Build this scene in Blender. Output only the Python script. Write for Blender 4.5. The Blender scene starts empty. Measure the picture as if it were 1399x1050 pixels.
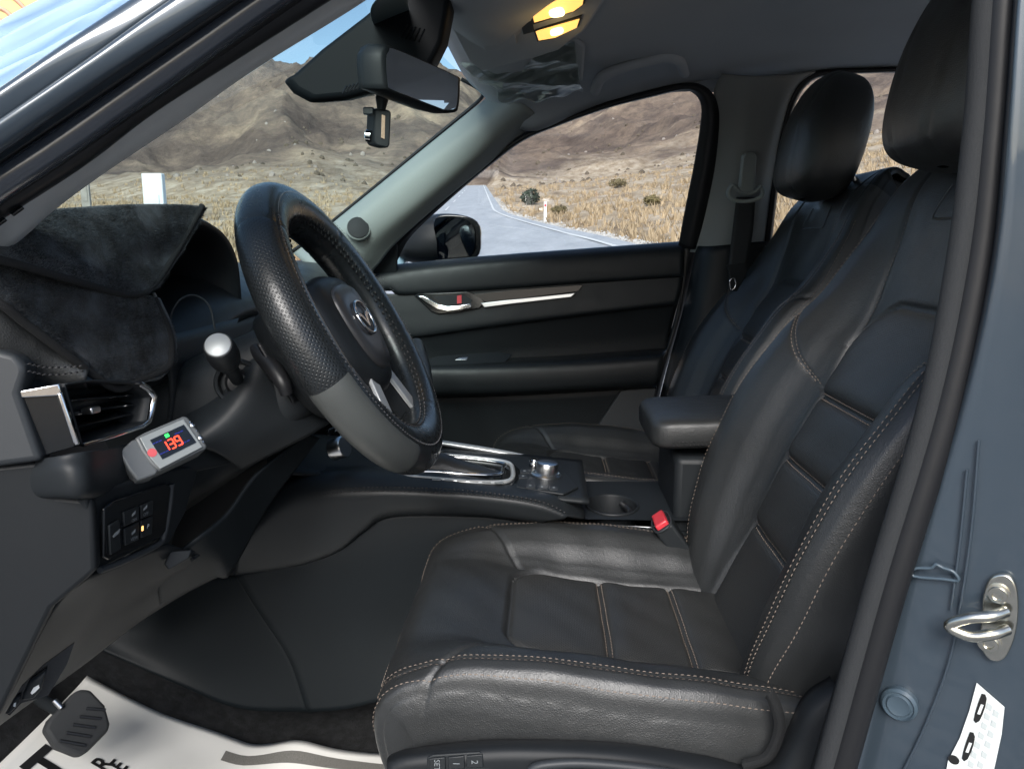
import bpy, bmesh, math, random
import numpy as np
from mathutils import Vector, Matrix, noise as mnoise
random.seed(7); RNG = np.random.default_rng(7)
scene = bpy.context.scene
COL = scene.collection
R = math.radians
# ------------------------------------------------------------------ camera
CAM = Vector((0.0, -1.38, 1.15)); YAW = R(2.5); PITCH = R(10.4); FPX = 1050.0
cam_d = bpy.data.cameras.new('camera'); cam = bpy.data.objects.new('camera', cam_d); COL.objects.link(cam)
cam_d.sensor_width = 36.0; cam_d.lens = 36.0 * FPX / 1399.0; cam_d.clip_start = 0.05; cam_d.clip_end = 5000
cam.location = CAM; cam.rotation_euler = (math.pi / 2 - PITCH, 0, YAW)
scene.camera = cam
# ------------------------------------------------------------------ sky, sun, exposure
SUN_EL, SUN_AZ = R(36), R(186)          # azimuth of the sun, clockwise from +Y: behind the photographer, a little to the left
world = bpy.data.worlds.new('World'); scene.world = world; world.use_nodes = True
wn = world.node_tree.nodes; wl = world.node_tree.links
sky = wn.new('ShaderNodeTexSky'); sky.sky_type = 'NISHITA'; sky.sun_disc = False
sky.sun_elevation = SUN_EL; sky.sun_rotation = SUN_AZ; sky.air_density = 1.0; sky.dust_density = 2.0; sky.ozone_density = 1.5
wn['Background'].inputs['Strength'].default_value = 0.105
wl.new(sky.outputs[0], wn['Background'].inputs['Color'])
sun_d = bpy.data.lights.new('sun', 'SUN'); sun_d.energy = 2.1; sun_d.angle = R(28); sun_d.color = (1.0, 0.985, 0.965)
sun = bpy.data.objects.new('sun', sun_d); COL.objects.link(sun)
sdir = Vector((math.sin(SUN_AZ) * math.cos(SUN_EL), math.cos(SUN_AZ) * math.cos(SUN_EL), math.sin(SUN_EL)))
sun.rotation_euler = sdir.to_track_quat('Z', 'Y').to_euler(); sun.location = (-2, -6, 6)
vs = scene.view_settings; vs.view_transform = 'Standard'; vs.look = 'None'; vs.gamma = 1.0; vs.use_curve_mapping = False
vs.exposure = 0.95
scene.cycles.use_denoising = True; scene.cycles.use_adaptive_sampling = True; scene.cycles.adaptive_threshold = 0.025
scene.cycles.max_bounces = 6; scene.cycles.diffuse_bounces = 3; scene.cycles.glossy_bounces = 3
scene.cycles.transparent_max_bounces = 12; scene.cycles.caustics_reflective = False; scene.cycles.caustics_refractive = False
scene.cycles.sample_clamp_indirect = 4.0

# ------------------------------------------------------------------ rays through photo pixels (1399 x 1050)
_f = Vector((-math.sin(YAW) * math.cos(PITCH), math.cos(YAW) * math.cos(PITCH), -math.sin(PITCH)))
_r = Vector((math.cos(YAW), math.sin(YAW), 0)); _u = _r.cross(_f)
def ray(px, py): return _f + _r * ((px - 699.5) / FPX) + _u * ((525 - py) / FPX)
def P(px, py, Y):
    d = ray(px, py); return CAM + d * ((Y - CAM.y) / d.y)
def PZ(px, py, Z):
    d = ray(px, py); return CAM + d * ((Z - CAM.z) / d.z)
def PX(px, py, X):
    d = ray(px, py); return CAM + d * ((X - CAM.x) / d.x)
class Plane:
    def __init__(s, o, n):
        s.o = Vector(o); s.n = Vector(n).normalized()
        if s.n.dot(CAM - s.o) < 0: s.n = -s.n
    def at(s, px, py):
        d = ray(px, py); return CAM + d * ((s.o - CAM).dot(s.n) / d.dot(s.n))
def plane3(a, b, c): return Plane(a, (b - a).cross(c - a))

# ------------------------------------------------------------------ materials
MAT = {}
def mat(name, col, rough=0.5, metal=0.0, spec=0.5, coat=0.0, coat_rough=0.1, sheen=0.0, noise=None, bump=None, var=None, grain=None, emit=None, perf=260.0):
    """noise=(scale, amount) tint; bump=(scale, strength, distance); grain='leather'|'perf'|'weave'"""
    m = bpy.data.materials.new(name); m.use_nodes = True; nt = m.node_tree; n = nt.nodes; l = nt.links
    b = n['Principled BSDF']
    b.inputs['Base Color'].default_value = (*col, 1); b.inputs['Roughness'].default_value = rough
    b.inputs['Metallic'].default_value = metal; b.inputs['Specular IOR Level'].default_value = spec
    b.inputs['Coat Weight'].default_value = coat; b.inputs['Coat Roughness'].default_value = coat_rough
    b.inputs['Sheen Weight'].default_value = sheen; b.inputs['Sheen Roughness'].default_value = 0.4
    tc = n.new('ShaderNodeTexCoord'); src = tc.outputs['Object']
    if emit:
        b.inputs['Emission Color'].default_value = (*emit[0], 1); b.inputs['Emission Strength'].default_value = emit[1]
    if noise:
        t = n.new('ShaderNodeTexNoise'); t.inputs['Scale'].default_value = noise[0]; t.inputs['Detail'].default_value = 3
        l.new(src, t.inputs['Vector'])
        mx = n.new('ShaderNodeMix'); mx.data_type = 'RGBA'; mx.blend_type = 'MIX'
        a = noise[1]
        mx.inputs[6].default_value = (*[c * (1 - a) for c in col], 1); mx.inputs[7].default_value = (*[min(1, c * (1 + a)) for c in col], 1)
        l.new(t.outputs['Fac'], mx.inputs[0]); l.new(mx.outputs[2], b.inputs['Base Color'])
    height = None
    if grain == 'leather':
        v = n.new('ShaderNodeTexVoronoi'); v.feature = 'DISTANCE_TO_EDGE'; v.inputs['Scale'].default_value = 400
        d = n.new('ShaderNodeTexNoise'); d.inputs['Scale'].default_value = 150; d.inputs['Detail'].default_value = 3
        l.new(src, v.inputs['Vector']); l.new(src, d.inputs['Vector'])
        w = n.new('ShaderNodeTexNoise'); w.inputs['Scale'].default_value = 38; w.inputs['Detail'].default_value = 2; l.new(src, w.inputs['Vector'])
        a1 = n.new('ShaderNodeMath'); a1.operation = 'MULTIPLY_ADD'; a1.inputs[1].default_value = 1.2; l.new(v.outputs['Distance'], a1.inputs[0]); l.new(d.outputs['Fac'], a1.inputs[2])
        a2 = n.new('ShaderNodeMath'); a2.operation = 'MULTIPLY_ADD'; a2.inputs[1].default_value = 0.9; l.new(w.outputs['Fac'], a2.inputs[0]); l.new(a1.outputs[0], a2.inputs[2])
        height = a2.outputs[0]; bs, bd = (bump or (0, 0.42, 0.0009))[1:]
        rr = n.new('ShaderNodeMapRange'); rr.inputs['To Min'].default_value = rough - 0.07; rr.inputs['To Max'].default_value = rough + 0.09
        l.new(w.outputs['Fac'], rr.inputs['Value']); l.new(rr.outputs[0], b.inputs['Roughness'])
    elif grain == 'perf':
        v = n.new('ShaderNodeTexVoronoi'); v.feature = 'F1'; v.voronoi_dimensions = '2D'; v.inputs['Scale'].default_value = 1.0; v.inputs['Randomness'].default_value = 0.0
        mp = n.new('ShaderNodeMapping'); mp.inputs['Scale'].default_value = (perf, perf, 1); mp.inputs['Rotation'].default_value = (0, 0, R(45)); l.new(tc.outputs['UV'], mp.inputs[0]); l.new(mp.outputs[0], v.inputs['Vector'])
        d = n.new('ShaderNodeTexNoise'); d.inputs['Scale'].default_value = 200; d.inputs['Detail'].default_value = 3; l.new(src, d.inputs['Vector'])
        st = n.new('ShaderNodeMapRange'); st.inputs['From Min'].default_value = 0.17; st.inputs['From Max'].default_value = 0.30; l.new(v.outputs['Distance'], st.inputs['Value'])
        a1 = n.new('ShaderNodeMath'); a1.operation = 'MULTIPLY_ADD'; a1.inputs[1].default_value = 1.0; l.new(st.outputs[0], a1.inputs[0]); l.new(d.outputs['Fac'], a1.inputs[2])
        height = a1.outputs[0]; bs, bd = (bump or (0, 0.5, 0.0007))[1:]
        mx = n.new('ShaderNodeMix'); mx.data_type = 'RGBA'; mx.inputs[6].default_value = (*[c * 0.35 for c in col], 1); mx.inputs[7].default_value = (*col, 1)
        l.new(st.outputs[0], mx.inputs[0]); l.new(mx.outputs[2], b.inputs['Base Color'])
    elif grain == 'fur':
        d = n.new('ShaderNodeTexNoise'); d.inputs['Scale'].default_value = 900; d.inputs['Detail'].default_value = 3
        w = n.new('ShaderNodeTexNoise'); w.inputs['Scale'].default_value = 55; w.inputs['Detail'].default_value = 5; w.inputs['Roughness'].default_value = 0.65
        l.new(src, d.inputs['Vector']); l.new(src, w.inputs['Vector'])
        a1 = n.new('ShaderNodeMath'); a1.operation = 'MULTIPLY_ADD'; a1.inputs[1].default_value = 2.2; l.new(w.outputs['Fac'], a1.inputs[0]); l.new(d.outputs['Fac'], a1.inputs[2])
        height = a1.outputs[0]; bs, bd = (bump or (0, 0.6, 0.0016))[1:]
        cr = n.new('ShaderNodeValToRGB'); cr.color_ramp.elements[0].position = 0.40; cr.color_ramp.elements[1].position = 0.64
        cr.color_ramp.elements[0].color = (*[c * 0.5 for c in col], 1); cr.color_ramp.elements[1].color = (*[c * 2.1 for c in col], 1)  # noise ramp puts the pile's highlights and dark clumps into the colour
        l.new(w.outputs['Fac'], cr.inputs['Fac']); l.new(cr.outputs[0], b.inputs['Base Color'])
    elif bump:
        t = n.new('ShaderNodeTexNoise'); t.inputs['Scale'].default_value = bump[0]; t.inputs['Detail'].default_value = 4
        l.new(src, t.inputs['Vector']); height = t.outputs['Fac']; bs, bd = bump[1:]
    if height is not None:
        bp = n.new('ShaderNodeBump'); bp.inputs['Strength'].default_value = bs; bp.inputs['Distance'].default_value = bd
        l.new(height, bp.inputs['Height']); l.new(bp.outputs[0], b.inputs['Normal'])
    MAT[name] = m; return m
def glass_mat(name, tint, refl=1.0, rough=0.0, f0=0.04):
    m = bpy.data.materials.new(name); m.use_nodes = True; nt = m.node_tree; n = nt.nodes; l = nt.links; n.clear()
    out = n.new('ShaderNodeOutputMaterial'); tr = n.new('ShaderNodeBsdfTransparent'); tr.inputs[0].default_value = (*tint, 1)
    gl = n.new('ShaderNodeBsdfGlossy'); gl.inputs['Roughness'].default_value = rough; gl.inputs['Color'].default_value = (refl, refl, refl, 1)
    fr = n.new('ShaderNodeLayerWeight'); fr.inputs['Blend'].default_value = 0.5; mx = n.new('ShaderNodeMixShader')
    pw = n.new('ShaderNodeMath'); pw.operation = 'POWER'; pw.inputs[1].default_value = 5.0; l.new(fr.outputs['Facing'], pw.inputs[0])
    ad = n.new('ShaderNodeMath'); ad.operation = 'MULTIPLY_ADD'; ad.inputs[1].default_value = 0.15; ad.inputs[2].default_value = f0; ad.use_clamp = True; l.new(pw.outputs[0], ad.inputs[0])
    l.new(ad.outputs[0], mx.inputs[0]); l.new(tr.outputs[0], mx.inputs[1]); l.new(gl.outputs[0], mx.inputs[2]); l.new(mx.outputs[0], out.inputs[0])
    MAT[name] = m; return m

mat('leather', (0.0245, 0.0260, 0.0264), 0.41, spec=0.65, grain='leather', noise=(9, 0.18))
mat('leather_smooth', (0.0230, 0.0245, 0.0250), 0.39, spec=0.65, grain='leather', bump=(0, 0.35, 0.0008))
mat('leather_perf', (0.0360, 0.0368, 0.0360), 0.45, spec=0.6, grain='perf', perf=300.0)
mat('thread', (0.22, 0.175, 0.14), 0.7)
mat('thread_grey', (0.12, 0.12, 0.125), 0.7)
mat('thread_black', (0.012, 0.012, 0.013), 0.6)
mat('plastic', (0.0155, 0.0182, 0.0205), 0.48, spec=0.25, bump=(900, 0.18, 0.0004), noise=(14, 0.12))
mat('plastic_grey', (0.027, 0.031, 0.035), 0.5, spec=0.4, bump=(900, 0.2, 0.0004), noise=(12, 0.1))
mat('plastic_soft', (0.0140, 0.0165, 0.0185), 0.42, spec=0.3, grain='leather', bump=(0, 0.2, 0.0004), noise=(8, 0.15))
mat('gloss_black', (0.008, 0.0095, 0.011), 0.12, spec=0.6)
mat('rubber', (0.012, 0.0125, 0.014), 0.42, spec=0.4, bump=(60, 0.12, 0.001))
mat('rubber_cloth', (0.020, 0.022, 0.024), 0.8, bump=(1500, 0.6, 0.001))
mat('chrome', (0.80, 0.81, 0.82), 0.10, metal=1.0, bump=(40, 0.04, 0.001))
mat('satin', (0.62, 0.63, 0.64), 0.28, metal=1.0, bump=(700, 0.06, 0.0004))
mat('zinc', (0.66, 0.64, 0.56), 0.24, metal=1.0, noise=(90, 0.2), bump=(260, 0.15, 0.0006))
mat('brushed', (0.05, 0.045, 0.042), 0.3, metal=0.6, bump=(300, 0.1, 0.0005))
mat('paint', (0.050, 0.069, 0.089), 0.30, metal=0.25, coat=1.0, coat_rough=0.04, noise=(3, 0.05), bump=(30, 0.03, 0.001))
mat('paint_dark', (0.035, 0.042, 0.054), 0.22, metal=0.1, spec=0.8, coat=0.6, coat_rough=0.12, noise=(5, 0.1))
mat('headliner', (0.46, 0.505, 0.545), 0.95, sheen=0.2, bump=(1300, 0.5, 0.001), noise=(6, 0.08))
mat('trim_grey', (0.46, 0.47, 0.465), 0.72, sheen=0.2, bump=(1400, 0.35, 0.0008), noise=(7, 0.06))
mat('trim_mid', (0.265, 0.275, 0.27), 0.75, sheen=0.1, bump=(1400, 0.35, 0.0008), noise=(7, 0.06))
mat('trim_pale', (0.285, 0.315, 0.303), 0.5, bump=(1400, 0.2, 0.0006), noise=(7, 0.05))
mat('carpet', (0.008, 0.0085, 0.009), 0.95, grain='fur', bump=(0, 0.8, 0.002))
mat('fur', (0.018, 0.0225, 0.0265), 0.75, sheen=0.25, grain='fur')
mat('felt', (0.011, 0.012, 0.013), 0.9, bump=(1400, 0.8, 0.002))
mat('belt', (0.012, 0.014, 0.016), 0.7, bump=(1100, 0.5, 0.0006))
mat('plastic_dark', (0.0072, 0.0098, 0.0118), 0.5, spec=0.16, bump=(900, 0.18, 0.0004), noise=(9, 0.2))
mat('plastic_side', (0.013, 0.0150, 0.0170), 0.5, spec=0.25, bump=(900, 0.18, 0.0004), noise=(12, 0.12))
mat('paper', (0.82, 0.81, 0.76), 0.55, noise=(5, 0.06), bump=(7, 0.25, 0.006))
mat('print_black', (0.012, 0.012, 0.012), 0.55)
mat('print_grey', (0.16, 0.155, 0.14), 0.7, noise=(900, 0.8))
mat('white_print', (0.72, 0.74, 0.74), 0.5)
mat('dim_print', (0.22, 0.24, 0.25), 0.5)
mat('silver_paint', (0.26, 0.28, 0.285), 0.42, metal=0.3, bump=(1200, 0.08, 0.0003))
mat('case_grey', (0.105, 0.113, 0.117), 0.45, bump=(1200, 0.1, 0.0003))
mat('bright_silver', (0.62, 0.64, 0.64), 0.30, metal=0.55, bump=(700, 0.05, 0.0003))
mat('grey_leather', (0.068, 0.073, 0.070), 0.42, grain='leather', bump=(0, 0.2, 0.0005), noise=(8, 0.1))
mat('red_plastic', (0.62, 0.045, 0.06), 0.32, spec=0.5)
mat('red_sticker', (0.60, 0.10, 0.11), 0.4)
mat('blue_print', (0.012, 0.016, 0.10), 0.3, emit=((0.02, 0.03, 0.35), 0.25))
mat('led_red', (0.5, 0.02, 0.01), 0.3, emit=((1.0, 0.05, 0.02), 2.2))
mat('led_green', (0.02, 0.4, 0.05), 0.3, emit=((0.05, 1.0, 0.15), 0.9))
mat('led_amber', (0.6, 0.25, 0.05), 0.3, emit=((1.0, 0.5, 0.15), 1.5))
mat('lamp_lens', (0.7, 0.45, 0.15), 0.3, emit=((1.0, 0.50, 0.12), 0.85))
mat('lamp_core', (0.9, 0.8, 0.5), 0.3, emit=((1.0, 0.82, 0.42), 2.2))
mat('mirror', (0.75, 0.78, 0.8), 0.01, metal=1.0)
mat('mirror_dark', (0.10, 0.11, 0.12), 0.02, metal=1.0)
mat('sticker', (0.74, 0.78, 0.76), 0.35, noise=(60, 0.04))
mat('plug', (0.055, 0.082, 0.105), 0.35, coat=0.3)
glass_mat('windshield_glass', (0.74, 0.88, 0.87))
glass_mat('side_glass', (0.90, 0.94, 0.94), f0=0.05)
glass_mat('film', (0.88, 0.90, 0.88), 1.0, 0.16, 0.20)
glass_mat('meter_glass', (0.92, 0.95, 0.95))

# ------------------------------------------------------------------ objects
def tag(o, label=None, cat=None, group=None, kind=None):
    if label: o['label'] = label
    if cat: o['category'] = cat
    if group: o['group'] = group
    if kind: o['kind'] = kind
    return o
def thing(name, label, cat, loc=(0, 0, 0), group=None):
    o = bpy.data.objects.new(name, None); COL.objects.link(o); o.location = loc; o.empty_display_size = 0.05
    return tag(o, label, cat, group)
def link(name, me, m=None, parent=None, smooth=True, local=False):
    o = bpy.data.objects.new(name, me); COL.objects.link(o)
    if m: me.materials.append(MAT[m] if isinstance(m, str) else m)
    if smooth and len(me.polygons): me.polygons.foreach_set('use_smooth', [True] * len(me.polygons))
    if parent is not None:
        o.parent = parent
        if not local and parent.type == 'EMPTY':
            o.matrix_parent_inverse = Matrix.Translation(-parent.location)      # child coordinates stay world coordinates
    return o
def obj(name, verts, faces, m, parent=None, smooth=True, local=False):
    me = bpy.data.meshes.new(name); me.from_pydata([tuple(v) for v in verts], [], faces); me.update()
    bm = bmesh.new(); bm.from_mesh(me); bmesh.ops.recalc_face_normals(bm, faces=bm.faces); bm.to_mesh(me); bm.free()
    return link(name, me, m, parent, smooth, local)
def bevel(o, w, seg=3, ang=30):
    b = o.modifiers.new('bevel', 'BEVEL'); b.width = w; b.segments = seg; b.limit_method = 'ANGLE'; b.angle_limit = R(ang); b.harden_normals = False
    return o
def solid(o, t, off=-1):
    s = o.modifiers.new('solid', 'SOLIDIFY'); s.thickness = t; s.offset = off; return o
def auto_smooth(o, ang=35):
    me = o.data
    try: me.set_sharp_from_angle(angle=R(ang))
    except Exception: pass
    return o
def cr(pts, n, closed=False):
    """Catmull-Rom through pts resampled to n points, about even in arc length"""
    p = np.array([tuple(q) for q in pts], float)
    if len(p) == 1: return [Vector(p[0])] * n
    if closed: q = np.vstack([p[-1], p, p[0], p[1]])
    else: q = np.vstack([2 * p[0] - p[1], p, 2 * p[-1] - p[-2]])
    out = []; seg = len(q) - 3; K = 24
    for i in range(seg):
        a, b, c, d = q[i:i + 4]
        for k in range(K):
            t = k / K
            out.append(0.5 * (2 * b + (c - a) * t + (2 * a - 5 * b + 4 * c - d) * t * t + (3 * b - a - 3 * c + d) * t ** 3))
    out.append(q[-2]); out = np.array(out)
    L = np.concatenate([[0], np.cumsum(np.linalg.norm(np.diff(out, axis=0), axis=1))])
    s = np.linspace(0, L[-1], n + 1)[:-1] if closed else np.linspace(0, L[-1], n)
    return [Vector((np.interp(x, L, out[:, 0]), np.interp(x, L, out[:, 1]), np.interp(x, L, out[:, 2]))) for x in s]
def lin(pts, n):
    p = np.array([tuple(q) for q in pts], float)
    L = np.concatenate([[0], np.cumsum(np.linalg.norm(np.diff(p, axis=0), axis=1))]); s = np.linspace(0, L[-1], n)
    return [Vector([np.interp(x, L, p[:, i]) for i in range(3)]) for x in s]
def surf(name, curves, m, parent, nu=40, nv=None, thick=0.004, across='smooth', along='smooth', off=0, local=False):
    """sheet through a list of polylines (each resampled to nu), solidified"""
    C = [(cr if along == 'smooth' else lin)(c, nu) for c in curves]
    nv = nv or max(2, len(curves) * 5)
    rows = [((cr if across == 'smooth' else lin)([C[j][i] for j in range(len(C))], nv)) if across != 'raw' else [C[j][i] for j in range(len(C))] for i in range(nu)]
    nv = len(rows[0])
    V = [v for r_ in rows for v in r_]
    F = [(i * nv + j, i * nv + j + 1, (i + 1) * nv + j + 1, (i + 1) * nv + j) for i in range(nu - 1) for j in range(nv - 1)]
    o = obj(name, V, F, m, parent, local=local)
    if thick: solid(o, thick, off)
    if across != 'smooth': auto_smooth(o, 30)
    return o
def loft(name, loops, m, parent, cap=True, local=False, smooth=True):
    n = len(loops[0]); V = [v for l_ in loops for v in l_]; F = []
    for i in range(len(loops) - 1):
        for j in range(n):
            F.append((i * n + j, i * n + (j + 1) % n, (i + 1) * n + (j + 1) % n, (i + 1) * n + j))
    if cap: F.append(tuple(range(n))); F.append(tuple(range((len(loops) - 1) * n, len(loops) * n)))
    return obj(name, V, F, m, parent, smooth, local)
def tube(name, pts, r, m, parent, n=10, res=None, spline=True, local=False, flat=1.0, closed=False):
    res = res or max(2, len(pts) * 6)
    p = cr(pts, res, closed) if spline else [Vector(q) for q in pts]
    k = len(p); loops = []; up = None
    rr = r if isinstance(r, (list, tuple)) else [r]
    for i in range(k):
        a = p[i - 1] if (i > 0 or closed) else p[i]; b = p[(i + 1) % k] if (i < k - 1 or closed) else p[i]
        t = (b - a).normalized()
        if up is None: up = Vector((0, 0, 1)) if abs(t.z) < 0.9 else Vector((1, 0, 0))
        s = t.cross(up).normalized(); up = s.cross(t).normalized()
        ri = float(np.interp(i / max(1, k - 1), np.linspace(0, 1, len(rr)), rr))
        loops.append([p[i] + (s * math.cos(2 * math.pi * j / n) + up * (math.sin(2 * math.pi * j / n) * flat)) * ri for j in range(n)])
    if closed: loops.append(loops[0])
    return auto_smooth(loft(name, loops, m, parent, cap=not closed, local=local), 50)
def extrude(name, pts, vec, m, parent, bev=0.0, seg=3, local=False, smooth=True):
    """polygon pts swept by vec into a solid"""
    n = len(pts); vec = Vector(vec)
    V = [Vector(p) for p in pts] + [Vector(p) + vec for p in pts]
    F = [tuple(range(n)), tuple(range(2 * n - 1, n - 1, -1))] + [(i, (i + 1) % n, (i + 1) % n + n, i + n) for i in range(n)]
    o = obj(name, V, F, m, parent, smooth, local); auto_smooth(o, 35)
    if bev: bevel(o, bev, seg)
    return o
def on_plane(name, pix, pl, h, m, parent, base=0.0, bev=0.0, rnd=False, seg=3):
    """outline given in photo pixels, laid on a real plane of the scene and raised by h along its normal"""
    pts = [pl.at(*q) + pl.n * base for q in pix]
    if rnd: pts = cr(pts, max(20, len(pts) * 6), True)
    return extrude(name, pts, pl.n * h, m, parent, bev, seg)
def box(name, c, size, m, parent, rot=None, bev=0.0, seg=3, local=False):
    M = (rot or Matrix.Identity(3)); sx, sy, sz = [s / 2 for s in size]
    V = [Vector(c) + M @ Vector((x, y, z)) for x in (-sx, sx) for y in (-sy, sy) for z in (-sz, sz)]
    F = [(0, 1, 3, 2), (4, 6, 7, 5), (0, 4, 5, 1), (2, 3, 7, 6), (0, 2, 6, 4), (1, 5, 7, 3)]
    o = obj(name, V, F, m, parent, True, local); auto_smooth(o, 35)
    if bev: bevel(o, bev, seg)
    return o
def frame_from(n, up=(0, 0, 1)):
    n = Vector(n).normalized(); u = Vector(up).cross(n).normalized(); v = n.cross(u)
    return Matrix((u, v, n)).transposed()
def disc_lathe(name, c, axis, prof, m, parent, n=32, up=(0, 0, 1), sx=1.0, local=False):
    """lathe: prof = list of (radius, height along axis)"""
    M = frame_from(axis, up); loops = []
    for r_, h in prof:
        loops.append([Vector(c) + M @ Vector((max(r_, 1e-5) * math.cos(2 * math.pi * j / n) * sx, max(r_, 1e-5) * math.sin(2 * math.pi * j / n), h)) for j in range(n)])
    return auto_smooth(loft(name, loops, m, parent, True, local), 40)
def stitches(name, lines, m, parent, length=0.0045, gap=0.0022, r=0.0006, normals=None, local=False, slant=0.0, kind='stuff'):
    """short thread capsules along each polyline, real geometry; lines = list of (points, normal-function or vector)"""
    V = []; F = []
    for pts, nf in lines:
        p = np.array([tuple(q) for q in pts], float); L = np.concatenate([[0], np.cumsum(np.linalg.norm(np.diff(p, axis=0), axis=1))])
        s = 0.0
        def at(x): return Vector([np.interp(x, L, p[:, i]) for i in range(3)])
        while s + length < L[-1]:
            a = at(s); b = at(s + length); t = (b - a)
            if t.length > 1e-6:
                t.normalize(); nn = nf(0.5 * (a + b)) if callable(nf) else Vector(nf)
                w = t.cross(nn).normalized(); nn = w.cross(t).normalized(); i0 = len(V)
                if slant: a = a - w * slant; b = b + w * slant
                mid = 0.5 * (a + b) + nn * r * 1.3
                V += [a - nn * r, mid - t * length * .3 + w * r, mid - t * length * .3 + nn * r, mid - t * length * .3 - w * r,
                      mid + t * length * .3 + w * r, mid + t * length * .3 + nn * r, mid + t * length * .3 - w * r, b - nn * r]
                F += [(i0, i0 + 1, i0 + 2), (i0, i0 + 2, i0 + 3), (i0 + 1, i0 + 4, i0 + 5, i0 + 2), (i0 + 2, i0 + 5, i0 + 6, i0 + 3), (i0 + 4, i0 + 7, i0 + 5), (i0 + 5, i0 + 7, i0 + 6)]
            s += length + gap
    me = bpy.data.meshes.new(name); me.from_pydata([tuple(v) for v in V], [], F); me.update()
    o = link(name, me, m, parent, True, local)
    if kind: o['kind'] = kind
    return o
def text(name, body, o, u, v, size, m, parent, depth=0.0004, align='CENTER', shear=0.0, bold=0.0):
    """flat lettering laid on a surface: o origin, u reading direction, v up direction of the letters"""
    c = bpy.data.curves.new(name, 'FONT'); c.body = body; c.size = 1.0; c.align_x = align; c.align_y = 'CENTER'; c.resolution_u = 3; c.offset = bold
    t = bpy.data.objects.new(name, c); COL.objects.link(t); dg = bpy.context.evaluated_depsgraph_get()
    me = bpy.data.meshes.new_from_object(t.evaluated_get(dg)); bpy.data.objects.remove(t); bpy.data.curves.remove(c)
    u = Vector(u).normalized(); v = Vector(v).normalized(); n = u.cross(v).normalized()
    for vt in me.vertices: vt.co = Vector(o) + u * (vt.co.x * size) + v * (vt.co.y * size) + n * depth
    me.name = name; me.materials.clear()
    return link(name, me, m, parent, False)
def sstep(a, b, x): 
    t = np.clip((np.asarray(x, float) - a) / (b - a), 0, 1); return t * t * (3 - 2 * t)
# ================================================================== the landscape
def ratio(px, py):
    d = ray(px, py); return math.atan2(d.x, d.y), d.z / math.hypot(d.x, d.y)
_tab = [(-500, 230, 150), (-200, 240, 130), (0, 245, 170), (120, 245, 175), (240, 245, 146), (310, 245, 108), (345, 244, 96), (385, 244, 108), (450, 243, 112), (540, 242, 100), (620, 241, 104), (650, 240, 128), (672, 240, 165), (700, 239, 196),
        (745, 236, 184), (780, 233, 178), (811, 228, 160), (840, 224, 146), (900, 215, 122), (960, 206, 108), (1060, 192, 96), (1150, 176, 88), (1260, 160, 82), (1400, 150, 84), (1700, 170, 120), (2200, 230, 180)]
_az = np.array([ratio(p, b)[0] for p, b, t in _tab]); _sb = np.array([ratio(p, b)[1] for p, b, t in _tab]); _st = np.array([ratio(p, t)[1] for p, b, t in _tab])
ROAD_AZ = ratio(655, 240)[0]
def fbm(x, y, f, octv=5, seed=0, ridge=False):
    rng = np.random.default_rng(seed); out = np.zeros_like(x); amp = 1.0; tot = 0
    for o_ in range(octv):
        G = rng.random((64, 64)); a = rng.random() * 6.28
        u = (x * math.cos(a) - y * math.sin(a)) * f + rng.random() * 64; v = (x * math.sin(a) + y * math.cos(a)) * f + rng.random() * 64
        i = np.floor(u).astype(int); j = np.floor(v).astype(int); fu = u - i; fv = v - j
        fu = fu * fu * (3 - 2 * fu); fv = fv * fv * (3 - 2 * fv)
        g = lambda a_, b_: G[a_ % 64, b_ % 64]
        n = (g(i, j) * (1 - fu) + g(i + 1, j) * fu) * (1 - fv) + (g(i, j + 1) * (1 - fu) + g(i + 1, j + 1) * fu) * fv
        if ridge: n = 1 - np.abs(2 * n - 1)
        out += n * amp; tot += amp; amp *= 0.5; f *= 2.03
    return out / tot
def base_height(x, y):
    """x, y world; gravel pad at 0 round the car, then ground that climbs towards the pass"""
    y = y - CAM.y; r = np.hypot(x, y); az = np.arctan2(x, y)
    s = np.interp(az, _az, _sb); s = s * sstep(0.0, 0.5, np.cos(az))
    lin_ = -1.2 + s * np.minimum(r, 420)
    return np.log1p(np.exp(np.clip(lin_ * 2.2, -30, 30))) / 2.2 * (lin_ < 12) + lin_ * (lin_ >= 12) - 0.03
def sway(s): return -3.0 * sstep(18, 58, s)
def road_off(x, y):
    y = y - CAM.y
    return x * math.cos(ROAD_AZ) - y * math.sin(ROAD_AZ) - 0.55 - sway(x * math.sin(ROAD_AZ) + y * math.cos(ROAD_AZ))
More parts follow.
